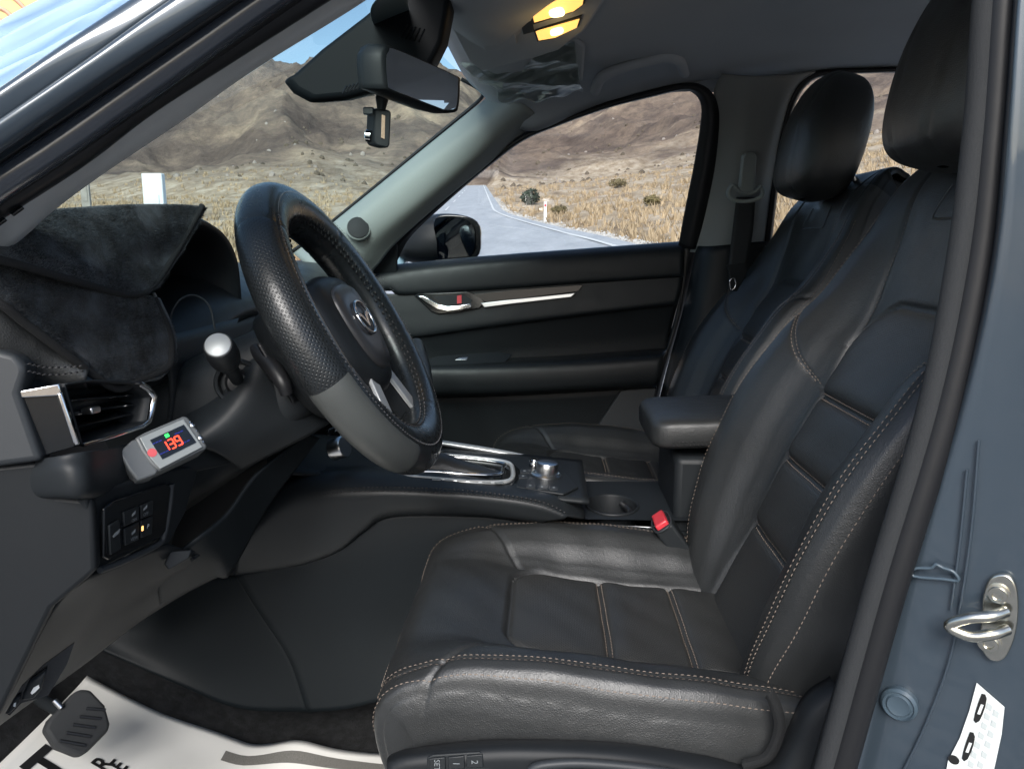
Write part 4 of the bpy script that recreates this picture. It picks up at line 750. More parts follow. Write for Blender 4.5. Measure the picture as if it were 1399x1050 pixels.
# column shroud with the stalk
ax = Vector((.87, 0, .49)).normalized(); uy = Vector((0, 1, 0)); vv = ax.cross(uy).normalized()
if vv.z < 0: vv = -vv
WC = Vector((-.262, -.365, 1.037))
loops = []
for dn, wu, wv, dz in ((-.33, .085, .085, -.02), (-.20, .085, .082, -.012), (-.10, .076, .068, -.008), (-.075, .068, .058, -.006), (-.072, .05, .04, -.004)):
    lp = []
    for k in range(40):
        a = 2 * math.pi * k / 40; c_, s_ = math.cos(a), math.sin(a); e = .55
        lp.append(WC + ax * dn + uy * (math.copysign(abs(c_) ** e, c_) * wu) + vv * (math.copysign(abs(s_) ** e, s_) * wv + dz))
    loops.append(lp)
col_ = loft('column_shroud', loops, 'plastic', dash)
rc = P(326, 522, -.447); disc_lathe('stalk_socket', rc, (.25, -1, .12), [(.0295, -.03), (.0295, .003), (.0275, .0055), (.0245, .004), (.023, -.008), (.0001, -.009)], 'plastic', dash, 40)
disc_lathe('stalk_boot', rc, (.25, -1, .12), [(.018, -.008), (.016, .004), (.012, .010), (.0001, .012)], 'rubber', dash, 30)
# lower column cover (large smooth side)
surf('column_cover', [[P(250, 560, -.43), P(300, 520, -.41), P(345, 450, -.39), P(356, 425, -.37)], [P(262, 600, -.50), P(310, 560, -.475), P(352, 500, -.445), P(372, 455, -.41)], [P(300, 620, -.48), P(345, 590, -.46), P(392, 560, -.43), P(420, 540, -.39)], [P(330, 640, -.44), P(380, 615, -.42), P(430, 590, -.40), P(455, 575, -.36)]], 'plastic', dash, 40, 30, .004)
stalk = thing('indicator_stalk', 'black indicator stalk with round silver end cap beside the steering wheel', 'stalk', rc)
tip = P(298, 472, -.545)
tube('stalk_arm', [rc, rc.lerp(tip, .35), rc.lerp(tip, .62)], [.0075, .0085, .011], 'plastic', stalk, n=16)
sdv = (tip - rc).normalized(); fac = Vector((.35, -1, .35)).normalized()
disc_lathe('stalk_knob', rc.lerp(tip, .55), sdv, [(.0105, 0), (.0165, .010), (.0180, .022), (.0178, .040), (.0165, .050), (.0150, .0535), (.0001, .054)], 'plastic', stalk, 40)
disc_lathe('end_cap', rc.lerp(tip, .55) + sdv * .0535, sdv, [(.0140, 0), (.0140, .0012), (.0130, .0018), (.0001, .0020)], 'silver_paint', stalk, 40)
tube('wiper_stalk', [P(342, 470, -.42), P(362, 490, -.44), P(385, 520, -.46), P(392, 538, -.46)], [.008, .011, .011, .008], 'rubber', dash, n=14)
surf('lower_column_plate', [[P(352, 470, -.45), P(372, 505, -.45), P(400, 550, -.44)], [P(366, 462, -.43), P(388, 498, -.43), P(415, 545, -.42)], [P(380, 470, -.40), P(400, 505, -.40), P(425, 545, -.40)]], 'rubber', dash, 20, 12, .004)
# climate controls behind the wheel
cz_ = disc_lathe('climate_knob', P(462, 612, -.13), (1, -.35, .35), [(.019, -.01), (.019, .012), (.017, .015), (.0001, .015)], 'satin', dash, 30)
for k, q in enumerate(((452, 590), (468, 583), (484, 600), (478, 588))):
    on_plane('climate_button', [(q[0] - 7, q[1] - 3), (q[0] + 7, q[1] - 9), (q[0] + 7, q[1] - 2), (q[0] - 7, q[1] + 5)], Plane(P(465, 600, -.10), (1, -.2, .2)), .006, 'gloss_black', dash, bev=.001)
for q in ((455, 588), (470, 581), (486, 597), (474, 596), (462, 594)): on_plane('printed_symbol', [(q[0] - 2, q[1]), (q[0] + 2, q[1] - 2), (q[0] + 2, q[1]), (q[0] - 2, q[1] + 2)], Plane(P(465, 600, -.10), (1, -.2, .2)), .0003, 'white_print', cz_, base=.0065)

# ================================================================== dash mat: two layers of short black pile
def fuzz(name, o, parent, n_, ln):
    """short pile standing on the sheet"""
    me = o.data; V = np.array([v.co[:] for v in me.vertices]); Q = np.array([p.vertices[:] for p in me.polygons]); Nn = np.array([p.normal[:] for p in me.polygons]); A = np.array([p.area for p in me.polygons])
    k = RNG.choice(len(Q), n_, p=A / A.sum()); a, b = RNG.random((2, n_)); P0 = V[Q[k, 0]]; P1 = V[Q[k, 1]]; P2 = V[Q[k, 2]]; P3 = V[Q[k, 3]]
    c = (P0 * (1 - a)[:, None] + P1 * a[:, None]) * (1 - b)[:, None] + (P3 * (1 - a)[:, None] + P2 * a[:, None]) * b[:, None]
    nn = Nn[k]; flip = np.sign((nn * (np.array(CAM) - c)).sum(1))[:, None]; nn = nn * flip
    f1 = np.sin(c[:, 0] * 70 + c[:, 1] * 41) + np.sin(c[:, 1] * 93 - c[:, 2] * 60) + np.sin(c[:, 2] * 130 + c[:, 0] * 50); lean = np.stack([.3 + .8 * f1, .6 * np.cos(f1 * 2.1), -.5 + .5 * f1], 1) + RNG.normal(0, .35, (n_, 3))
    d = nn + lean * .55; d /= np.linalg.norm(d, axis=1)[:, None]; w = np.cross(d, RNG.normal(0, 1, (n_, 3))); w /= np.linalg.norm(w, axis=1)[:, None]
    L_ = (ln * RNG.uniform(.6, 1.15, n_))[:, None]; T = np.stack([c - w * .0005, c + w * .0005, c + d * L_], 1).reshape(-1, 3)
    me2 = bpy.data.meshes.new(name); me2.from_pydata(T.tolist(), [], np.arange(n_ * 3).reshape(-1, 3).tolist()); me2.update()
    h = link(name, me2, 'fur', parent, False); h['kind'] = 'stuff'; return h
dm = thing('dash_mat', 'furry black dash mat in two layers draped over the instrument hood', 'dash mat', P(120, 400, -.6))
m1 = surf('upper_layer', [[P(-80, 300, -.685), P(-10, 293, -.65), P(60, 288, -.60), P(170, 281, -.49), P(250, 280, -.40), P(281, 284, -.36)], [P(-80, 312, -.70), P(0, 312, -.665), P(60, 312, -.615), P(170, 310, -.51), P(240, 305, -.42), P(272, 300, -.38)], [P(-80, 330, -.715), P(0, 335, -.68), P(70, 345, -.625), P(160, 356, -.535), P(215, 352, -.46), P(246, 346, -.42)], [P(-80, 342, -.732), P(0, 354, -.702), P(80, 376, -.644), P(150, 396, -.57), P(190, 403, -.525), P(214, 392, -.482)]], 'fur', dm, 70, 36, .006)
m2 = surf('lower_layer', [[P(-80, 336, -.70), P(0, 348, -.675), P(90, 374, -.62), P(160, 394, -.555), P(216, 408, -.48)], [P(-80, 362, -.715), P(0, 378, -.69), P(80, 410, -.635), P(150, 436, -.57), P(237, 456, -.475)], [P(-80, 380, -.72), P(0, 398, -.70), P(55, 432, -.66), P(130, 478, -.60), P(238, 490, -.485)], [P(-80, 390, -.722), P(0, 410, -.705), P(50, 446, -.675), P(105, 488, -.635), P(168, 530, -.58), P(232, 503, -.50)]], 'fur', dm, 70, 36, .006)
dm.location = (-.55, -.5, 1.0)
for o in (m1, m2): o.matrix_parent_inverse = Matrix.Translation(-dm.location)
tube('mat_binding', [q - Vector((0, .010, -.002)) for q in [P(281, 284, -.36), P(272, 300, -.378), P(246, 346, -.418), P(216, 391, -.480), P(190, 404, -.525), P(150, 397, -.570), P(80, 377, -.645), P(0, 355, -.703), P(-80, 343, -.733)]], .0040, 'felt', dm, n=8, res=120)
tube('mat_binding', [q - Vector((0, .010, -.002)) for q in [P(216, 408, -.48), P(237, 456, -.475), P(239, 490, -.485), P(232, 504, -.50), P(200, 518, -.54), P(168, 531, -.582), P(135, 512, -.612), P(105, 489, -.637), P(50, 447, -.677), P(0, 411, -.707), P(-80, 391, -.724)]], .0042, 'felt', dm, n=8, res=120)
fuzz('pile', m1, dm, 40000, .0060); fuzz('pile', m2, dm, 40000, .0060)

# ================================================================== display unit stuck below the vent
mat('silver_face', (0.27, 0.29, 0.29), 0.45, metal=0.2, bump=(1200, 0.06, 0.0003))
tp = thing('pressure_monitor', 'small silver tyre pressure monitor with red digits below the air vent', 'gauge', P(225, 615, -.56))
A_, B_, C_, D_ = (190.5, 598.6), (250, 572.9), (276, 611), (218, 641)
TP = Plane(P(232, 606, -.585), (.62, -.62, .48))
bk = -TP.n * .034
body = [TP.at(*q) for q in ((184, 598), (198, 590), (250, 568), (256, 568), (272, 588), (284, 609), (281, 613), (218, 643), (206, 634), (193, 616))]
extrude('case', body, bk, 'case_grey', tp, .003)
cp_ = [TP.at(*q) for q in ((163, 617), (182, 599), (190, 600), (200, 620), (217, 642), (214, 647), (189, 656), (176, 640))]
extrude('case_cap', [p - TP.n * .0015 for p in cp_], bk * .8, 'case_grey', tp, .003)
on_plane('face_plate', [A_, B_, C_, D_, (205, 626)], TP, .002, 'silver_face', tp, base=.0003, bev=.0006)
sc_ = on_plane('screen', [(204, 602), (250, 581), (267, 605), (221, 628)], TP, .0015, 'gloss_black', tp, base=.0018)
Ut = (TP.at(250, 581) - TP.at(204, 602)).normalized(); Vt_ = TP.n.cross(Ut).normalized(); o0 = TP.at(233, 605) + TP.n * .0036
def seg7(ch, o, u, v, h, name, mt, par):
    on = {'1': 'bc', '3': 'abgcd', '9': 'abcdfg', '5': 'afgcd'}[ch]; w = h * .50; t = h * .062
    S = {'a': ((0, h), (w, h)), 'b': ((w, h), (w, h / 2)), 'c': ((w, h / 2), (w, 0)), 'd': ((0, 0), (w, 0)), 'e': ((0, h / 2), (0, 0)), 'f': ((0, h), (0, h / 2)), 'g': ((0, h / 2), (w, h / 2))}
    for s_ in on:
        (x0, y0), (x1, y1) = S[s_]; a, b = o + u * x0 + v * y0, o + u * x1 + v * y1; d = (b - a).normalized(); n_ = u.cross(v).normalized(); q = n_.cross(d) * t
        a = a + d * t * .6; b = b - d * t * .6
        extrude(name, [a - q, b - q, b + d * t * .5, b + q, a + q, a - d * t * .5], n_ * .0004, mt, par)
for k, ch in enumerate('139'): seg7(ch, o0 + Ut * (-.0110 + k * .0078) - Vt_ * .0070, Ut, Vt_, .0105, 'digit_segment', 'led_red', sc_)
gp = TP.at(227, 596) + TP.n * .0033; extrude('green_light', [gp + Ut * a + Vt_ * b for a, b in ((-.0022, -.002), (.0022, -.002), (.0022, .002), (-.0022, .002))], TP.n * .0004, 'led_green', sc_, 0)
for q in ((209, 607), (213.5, 605), (218, 603), (239, 593.5), (243, 592), (247, 590), (219, 621), (223, 619), (227.5, 617), (247, 607), (251.5, 605), (256, 603)):
    gp = TP.at(*q) + TP.n * .0033; extrude('blue_dash', [gp + Ut * a + Vt_ * b for a, b in ((-.0015, -.0006), (.0015, -.0006), (.0015, .0006), (-.0015, .0006))], TP.n * .0003, 'blue_print', sc_)
disc_lathe('red_badge', TP.at(207, 619) + TP.n * .0022, TP.n, [(.0048, 0), (.0048, .0006), (.0001, .0007)], 'red_sticker', tp, 24)
for q, r_ in (((263, 581), .0026), ((274, 598), .0026), ((268, 588.5), .0009), ((259, 577), .0015), ((277, 603.5), .0013)): disc_lathe('button', TP.at(*q), TP.n, [(r_, -.001), (r_, .0012), (r_ * .6, .002), (.0001, .0021)], 'chrome', tp, 16)

# ================================================================== steering wheel
sw_ = thing('steering_wheel', 'black leather covered steering wheel with grey and perforated sections and winged badge', 'steering wheel', WC)
U_, V_, N_ = uy, vv, ax
def wpt(u, v, n=0.0): return WC + U_ * u + V_ * v + N_ * n
NT, NC = 240, 40; Rr = .182
G = np.zeros((NT, NC, 3)); TH = np.zeros(NT); AL = np.zeros(NC)
for i in range(NT):
    th = 2 * math.pi * i / NT; TH[i] = th
    rad = -U_ * math.sin(th) + V_ * math.cos(th)                   # 0 = top, 90 deg = the side nearest the door
    for j in range(NC):
        al = 2 * math.pi * j / NC; AL[j] = al
        tr_, tn_ = .0330, .0290; seam = .0012 * (math.exp(-((al - 1.25) / .09) ** 2) + math.exp(-((al - 4.25) / .09) ** 2))
        for t0 in (42, 104, 152, 208, 256, 318):
            d_ = abs(math.degrees(th) - t0) * math.pi / 180 * Rr; seam += .0010 * math.exp(-(d_ / .0022) ** 2)
        p = WC + rad * (Rr + (tr_ - seam) * math.cos(al)) + N_ * ((tn_ - seam) * math.sin(al)); G[i, j] = p
deg = np.degrees(TH); V = G.reshape(-1, 3)
lab = np.zeros((NT, NC), int); outer_ = (AL < 1.25) | (AL > 4.25)
for i in range(NT):
    d_ = (deg[i] + 360 / NT / 2) % 360
    k = 1 if (d_ < 42 or d_ > 318) else 2 if d_ < 104 else 3 if d_ < 152 else 4 if d_ < 208 else 5 if d_ < 256 else 6
    lab[i, outer_] = k
mat('wheel_leather', (.016, .0185, .020), .27, spec=.6, grain='leather', bump=(0, .16, .0004))
names = {0: ('rim', 'wheel_leather'), 1: ('rim_top_cover', 'wheel_leather'), 2: ('perforated_cover', 'wheel_perf'), 3: ('grey_cover', 'grey_leather'), 4: ('rim_bottom_cover', 'wheel_leather'), 5: ('grey_cover', 'grey_leather'), 6: ('perforated_cover', 'wheel_perf')}
mat('wheel_perf', (.0145, .017, .0185), .34, grain='perf', perf=250.0)
rim = None
for k, (nm, mt) in names.items():
    F = [(i * NC + j, ((i + 1) % NT) * NC + j, ((i + 1) % NT) * NC + (j + 1) % NC, i * NC + (j + 1) % NC) for i in range(NT) for j in range(NC) if lab[i, j] == k]
    u_, inv = np.unique(np.array(F), return_inverse=True); o = obj(nm, V[u_].tolist(), inv.reshape(-1, 4).tolist(), mt, sw_ if rim is None else rim); rim = rim or o
    uvl = o.data.uv_layers.new(name='UV'); li = np.zeros(len(o.data.loops), np.int32); o.data.loops.foreach_get('vertex_index', li)
    gi = u_[li]; uu = (gi // NC) / NT * 2 * math.pi * Rr * 1.1; av_ = (gi % NC) / NC; av_ = np.where(av_ > .6, av_ - 1, av_) * 2 * math.pi * .028
    uvl.data.foreach_set('uv', np.stack([uu, av_], 1).ravel().astype(np.float32))
def rimline(al, t0, t1, n_=400): 
    out = []
    for t in np.linspace(t0, t1, n_):
        th = math.radians(t); rad = -U_ * math.sin(th) + V_ * math.cos(th); out.append(WC + rad * (Rr + .0333 * math.cos(al)) + N_ * .0293 * math.sin(al))
    return out
stitches('lacing', [(rimline(2.35, 0, 360), lambda p: (WC - p).normalized()), (rimline(2.55, 0, 360), lambda p: (WC - p).normalized())], 'thread_black', rim, .0070, .0035, .0014, slant=.0030)
stitches('stitching', [(rimline(1.36, 0, 360), lambda p: ax)], 'thread_grey', rim, .0035, .0025, .0005)
# hub
hub_out = [(-.078, .045), (-.080, .0), (-.070, -.045), (-.040, -.078), (0, -.088), (.040, -.078), (.070, -.045), (.080, .0), (.078, .045), (.058, .066), (0, .074), (-.058, .066)]
def ring2(pts, k, n): return [wpt(a * k, b * k, n) for a, b in pts]
ho = [(p.x, p.y) for p in cr([Vector((a, b, 0)) for a, b in hub_out], 60, True)]
hub = loft('hub', [ring2(ho, 1.02, -.085), ring2(ho, 1.12, -.05), ring2(ho, 1.12, -.02), ring2(ho, 1.08, .0), ring2(ho, .98, .011), ring2(ho, .80, .016), ring2(ho, .5, .019), ring2(ho, .2, .020)], 'plastic_soft', sw_)
hi = [(p.x, p.y) for p in cr([Vector((a, b, 0)) for a, b in [(-.056, .04), (-.060, 0), (-.05, -.038), (-.028, -.062), (0, -.068), (.028, -.062), (.05, -.038), (.060, 0), (.056, .04), (.035, .054), (0, .058), (-.035, .054)]], 60, True)]
loft('airbag_cover', [ring2(hi, 1.0, .006), ring2(hi, 1.0, .0185), ring2(hi, .96, .0215), ring2(hi, .6, .0235), ring2(hi, .2, .024)], 'brushed_hub', hub) if mat('brushed_hub', (.045, .045, .047), .38, metal=.2, bump=(600, .1, .0004)) else None
# badge: oval ring with a winged letter
bc = (0.0, .004); EW, EH = .030, .0235
tube('badge_ring', [wpt(bc[0] + math.cos(a) * EW, bc[1] + math.sin(a) * EH, .0265) for a in np.linspace(0, 6.2832, 41)[:-1]], .0022, 'chrome', hub, n=10, res=80, closed=True)
wing = [(-.0285, .006), (-.020, .0085), (-.012, .0075), (-.006, .003), (0, -.0085), (.006, .003), (.012, .0075), (.020, .0085), (.0285, .006), (.024, .003), (.016, .001), (.010, -.004), (.004, -.0125), (0, -.0165), (-.004, -.0125), (-.010, -.004), (-.016, .001), (-.024, .003)]
extrude('badge_wing', [wpt(bc[0] + a, bc[1] + b * .9, .0245) for a, b in wing], N_ * .003, 'chrome', hub, .0007)
# spokes
for s_ in (-1, 1):
    sp = [(s_ * .070, .030), (s_ * .105, .026), (s_ * .165, .018), (s_ * .165, -.022), (s_ * .105, -.022), (s_ * .070, -.030)]
    o = loft('side_spoke', [[wpt(a, b, -.036) for a, b in sp], [wpt(a, b, -.012) for a, b in sp], [wpt(a * .99, b * .8, -.006) for a, b in sp]], 'plastic', sw_)
    bevel(auto_smooth(o, 35), .003)
    for k, (bu, bv) in enumerate(((.102, .006), (.126, .004), (.102, -.013), (.126, -.011))):
        ctr_ = wpt(s_ * bu, bv, -.007); extrude('spoke_button', [ctr_ + U_ * a + V_ * b for a, b in ((-.010, -.007), (.010, -.007), (.010, .007), (-.010, .007))], N_ * .005, 'gloss_black', o, .0015)
    extrude('spoke_trim', [wpt(s_ * a, b, -.008) for a, b in ((.072, .024), (.145, .019), (.145, .014), (.072, .018))], N_ * .0065, 'satin', o, .001)
    lo_ = [(s_ * .030, -.070), (s_ * .050, -.060), (s_ * .088, -.150), (s_ * .066, -.163)]
    o2 = loft('lower_spoke', [[wpt(a, b, -.022) for a, b in lo_], [wpt(a, b, .000) for a, b in lo_]], 'plastic', sw_); bevel(auto_smooth(o2, 35), .003)
    extrude('spoke_bezel', [wpt(s_ * a, b, .0005) for a, b in ((.030, -.074), (.052, -.064), (.090, -.146), (.066, -.160))], N_ * .006, 'bright_silver', o2, .0015)
tube('boss', [wpt(0, 0, -.08), wpt(0, 0, -.05)], .06, 'plastic', sw_, n=30, res=2, spline=False)

# ================================================================== centre console
con = thing('centre_console', 'black padded centre console with gear lever surround, cup holder and armrest box', 'console', (0, 0, .3))
cpad = surf('console_pad', [L([(395, 640), (480, 638), (600, 645), (690, 660), (756, 670), (792, 690), (798, 702)], -.10), L([(352, 690), (420, 652), (536, 654), (690, 671), (756, 680), (788, 700), (796, 708)], -.145), L([(338, 728), (400, 680), (500, 671), (613, 674), (690, 681), (740, 690), (776, 705)], -.172), L([(325, 765), (395, 715), (500, 690), (613, 687), (690, 692), (740, 700), (770, 708)], -.172), L([(322, 782), (400, 768), (459, 748), (497, 720), (536, 700), (652, 700), (745, 711)], -.163), L([(322, 786), (400, 772), (459, 752), (497, 724), (536, 704), (652, 704), (745, 714)], -.150)], 'plastic_soft', con, 80, 36, .004)
stitches('stitching', [(cr(L([(345, 735), (375, 700), (410, 682), (490, 671), (613, 673), (690, 680), (740, 690), (772, 705)], -.1735), 200), (0, -1, .6)), (cr(L([(351, 728), (380, 694), (415, 677), (490, 666), (613, 668), (690, 676), (742, 686), (776, 702)], -.1705), 200), (0, -1, .6))], 'thread_black', cpad, .0055, .002, .0011)
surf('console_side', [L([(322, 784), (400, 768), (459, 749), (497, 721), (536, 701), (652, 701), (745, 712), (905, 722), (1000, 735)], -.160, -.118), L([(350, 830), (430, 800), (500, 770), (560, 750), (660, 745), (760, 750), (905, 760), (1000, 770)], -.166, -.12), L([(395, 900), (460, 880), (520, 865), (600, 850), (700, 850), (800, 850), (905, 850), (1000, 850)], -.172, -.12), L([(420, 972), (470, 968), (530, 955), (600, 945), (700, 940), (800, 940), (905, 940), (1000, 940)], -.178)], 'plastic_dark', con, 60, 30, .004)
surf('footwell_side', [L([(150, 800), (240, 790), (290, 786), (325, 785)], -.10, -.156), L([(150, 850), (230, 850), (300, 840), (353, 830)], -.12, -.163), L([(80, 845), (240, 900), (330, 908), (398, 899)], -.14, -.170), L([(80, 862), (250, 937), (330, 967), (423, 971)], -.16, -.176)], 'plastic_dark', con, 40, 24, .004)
TPn = Plane((0, 0, .732), (.09, 0, 1))
top_o = [P(400, 650, -.12), P(536, 655, -.12), P(690, 670, -.12), P(756, 680, -.12), P(796, 706, -.12)]
def T(px, py, h=0.0): return TPn.at(px, py) + TPn.n * h
TPn2 = TPn
surf('console_top', [[Vector((x, y, .732 - .09 * x - .003)) for x in (-.46, -.3, -.1, .0, .055, .075)] for y in (-.145, -.06, .06, .105)], 'plastic', con, 40, 12, .006)
tube('far_rail', [q + Vector((0, 0, .013)) for q in [P(560, 607, .105), P(600, 613, .105), P(665, 623, .105), P(729, 635, .105), P(768, 645, .105), P(783, 655, .102), P(791, 667, .10)]], [.008, .008, .008, .008, .007, .006, .003], 'bright_silver', con, n=14, flat=.7)
surf('far_rail_pad', [L([(540, 603), (600, 607), (665, 617), (729, 629), (768, 639), (785, 650), (798, 672)], .108), L([(540, 630), (600, 634), (665, 640), (729, 652), (768, 660), (785, 670), (800, 690)], .125)], 'leather_smooth', con, 40, 6, .006)
def ringt(name, pix, r, mt, par, h=.004): return tube(name, [T(a, b, h) for a, b in pix], r, mt, par, n=10, res=90, closed=True)
gs = on_plane('shift_panel', [(540, 657), (556, 628), (600, 618), (700, 634), (712, 646), (700, 668), (620, 668)], TPn, .004, 'gloss_black', con, base=.0, bev=.001)
ringt('shift_frame', [(550, 654), (556, 640), (566, 630), (590, 626), (640, 629), (690, 636), (700, 646), (694, 662), (650, 664), (600, 660)], .0042, 'bright_silver', gs, .007)
ringt('shift_inner_frame', [(560, 650), (566, 638), (576, 633), (620, 632), (684, 640), (686, 647), (680, 656), (640, 656), (600, 653)], .0032, 'chrome', gs, .011)
bt_ = []
for k, (px_, py_, hw, zz_) in enumerate(((575, 644, 8, .002), (585, 642, 12, .020), (600, 643, 13, .030), (630, 646, 11, .020), (660, 649, 9, .012), (680, 650, 5, .003))):
    c = T(px_, py_); bt_.append([c + Vector((0, math.cos(a) * .028 * (hw / 12), zz_ * max(0, math.sin(a)) ** .7 + .002)) for a in np.linspace(0, math.pi, 14)])
surf('shift_boot', bt_, 'leather', gs, 20, 40, .002)
for k in range(6):
    q = (596 + k * 17, 660.5 + k * .9); on_plane('gear_mark', [(q[0] - 6, q[1] - 1.6), (q[0] + 6, q[1] - 1), (q[0] + 6, q[1] + 2), (q[0] - 6, q[1] + 1.4)], TPn, .001, 'silver_paint' if k % 3 else 'led_amber' if k == 1 else 'silver_paint', gs, base=.0085)
lv = thing('gear_lever', 'chrome collared gear lever rising behind the steering wheel rim', 'gear lever', T(590, 640))
tube('lever_collar', [T(588, 640, .018), T(583, 622, .045) + Vector((0, 0, .0)), T(580, 610, .06)], [.014, .013, .012], 'chrome', lv, n=20)
tube('lever_knob', [T(580, 612, .055), T(574, 590, .09), T(566, 570, .13), T(562, 560, .155)], [.015, .022, .026, .020], 'leather_smooth', lv, n=20)
# command dial and buttons
pn = on_plane('dial_panel', [(712, 642), (735, 636), (772, 646), (790, 668), (770, 678), (705, 668)], TPn, .004, 'plastic', con, base=.001, bev=.002)
kc = T(746, 652, .006); disc_lathe('dial_collar', kc, TPn.n, [(.028, -.003), (.028, .001), (.024, .0035), (.022, .002)], 'satin', pn, 40)
disc_lathe('command_dial', kc, TPn.n, [(.0195, .001), (.0205, .006), (.0205, .020), (.0190, .0225), (.0165, .0232), (.0001, .0236)], 'satin', pn, 48)
kc2 = T(729, 641, .006); disc_lathe('volume_dial', kc2, TPn.n, [(.0095, .0), (.0098, .012), (.0085, .014), (.0001, .0145)], 'chrome', pn, 30)
for q in ((716, 648), (714, 655), (724, 668), (740, 670), (756, 671)):
    on_plane('dial_button', [(q[0] - 6, q[1] - 2), (q[0] + 6, q[1] - 2), (q[0] + 6.5, q[1] + 2.5), (q[0] - 5.5, q[1] + 2.5)], TPn, .003, 'plastic_grey', pn, base=.004, bev=.0008); on_plane('printed_symbol', [(q[0] - 1.5, q[1] - .6), (q[0] + 1.5, q[1] - .6), (q[0] + 1.5, q[1] + .8), (q[0] - 1.5, q[1] + .8)], TPn, .0003, 'dim_print', pn, base=.0072)
# rear deck with the cup holder
zc = .684; DK = Plane((.15, 0, zc), (.02, 0, 1)); cc_ = DK.at(836, 690); Rc = .041
ang = np.linspace(0, 2 * math.pi, 49)[:-1]; inner_c = [cc_ + Vector((math.cos(a) * Rc * 1.12, math.sin(a) * Rc * 1.3, 0)) for a in ang]
x0, x1, y0, y1 = .045, .30, -.118, .098
def to_rect(a):
    dx, dy = math.cos(a), math.sin(a); t = min(((x1 - cc_.x) / dx if dx > 1e-6 else 1e9), ((x0 - cc_.x) / dx if dx < -1e-6 else 1e9), ((y1 - cc_.y) / dy if dy > 1e-6 else 1e9), ((y0 - cc_.y) / dy if dy < -1e-6 else 1e9)); return Vector((cc_.x + dx * t, cc_.y + dy * t, zc))
outer_c = [to_rect(a) for a in ang]; n_ = 48
obj('rear_deck', inner_c + outer_c, [(i, (i + 1) % n_, (i + 1) % n_ + n_, i + n_) for i in range(n_)], 'plastic', con, smooth=False)
sh = lambda k, dz: [cc_ + (p - cc_) * k + Vector((0, 0, dz)) for p in inner_c]
cup = loft('cup_holder', [sh(1.06, .0005), sh(1.05, .003), sh(1.0, .004), sh(.97, .0), sh(.93, -.035), sh(.90, -.06), sh(.5, -.062), sh(.01, -.062)], 'plastic_side', con, cap=False)
tube('holder_grip', [cc_ + Vector((.02, .03, -.006)), cc_ + Vector((.03, .02, -.012)), cc_ + Vector((.034, .0, -.014))], .006, 'rubber', cup, n=10)
tube('deck_edge', L([(745, 712), (800, 716), (905, 721)], -.120), .0022, 'satin', con, n=8)
tube('deck_edge', L([(760, 719), (830, 723), (905, 727)], -.124), .0012, 'plastic_grey', con, n=8)
# armrest box
ab = box('armrest_box', (.352, 0, .69), (.255, .200, .20), 'plastic', con, bev=.012)
lid = []
for x, kx in ((.182, .55), (.187, .78), (.197, .93), (.215, 1.0), (.26, 1.0), (.36, 1.0), (.45, 1.0), (.49, .96)):
    lp = []
    for k in range(40):
        a = 2 * math.pi * k / 40; c_, s_ = math.cos(a), math.sin(a); e = .42
        zt = .828 + (x - .16) * .04; lp.append(Vector((x, math.copysign(abs(c_) ** e, c_) * .112 * (kx ** .5), zt + math.copysign(abs(s_) ** e, s_) * .030 * kx)))
    lid.append(lp)
ld = loft('armrest_lid', lid, 'leather', con)
for z_ in (.818, .824): stitches('stitching', [(lin([(.215, -.1128, z_ - .004), (.45, -.1128, z_ + .006)], 60), (0, -1, 0))], 'thread_black', ld, .005, .002, .0008)
bu = thing('belt_buckle', 'belt buckle with red release button between driver seat and console', 'buckle', P(915, 740, -.14))
BK = P(903, 712, -.15); bd = (P(960, 790, -.15) - P(903, 712, -.15)).normalized(); bw = Vector((0, 1, 0)); bn_ = bd.cross(bw).normalized()
Mb = Matrix((bd, bw, bn_)).transposed()
box('buckle_body', BK + bd * .058, (.115, .062, .032), 'plastic', bu, Mb, .005)
box('release_button', BK - bd * .002, (.012, .052, .022), 'red_plastic', bu, Mb, .003)
tube('buckle_frame', [BK + bd * .001 + Mb @ Vector((0, a, b)) for a, b in ((-.028, -.0135), (.028, -.0135), (.028, .0135), (-.028, .0135))], .0018, 'plastic_grey', bu, n=8, res=40, closed=True)
tube('buckle_stem', [BK + bd * .09, BK + bd * .16], .012, 'plastic', bu, n=10)
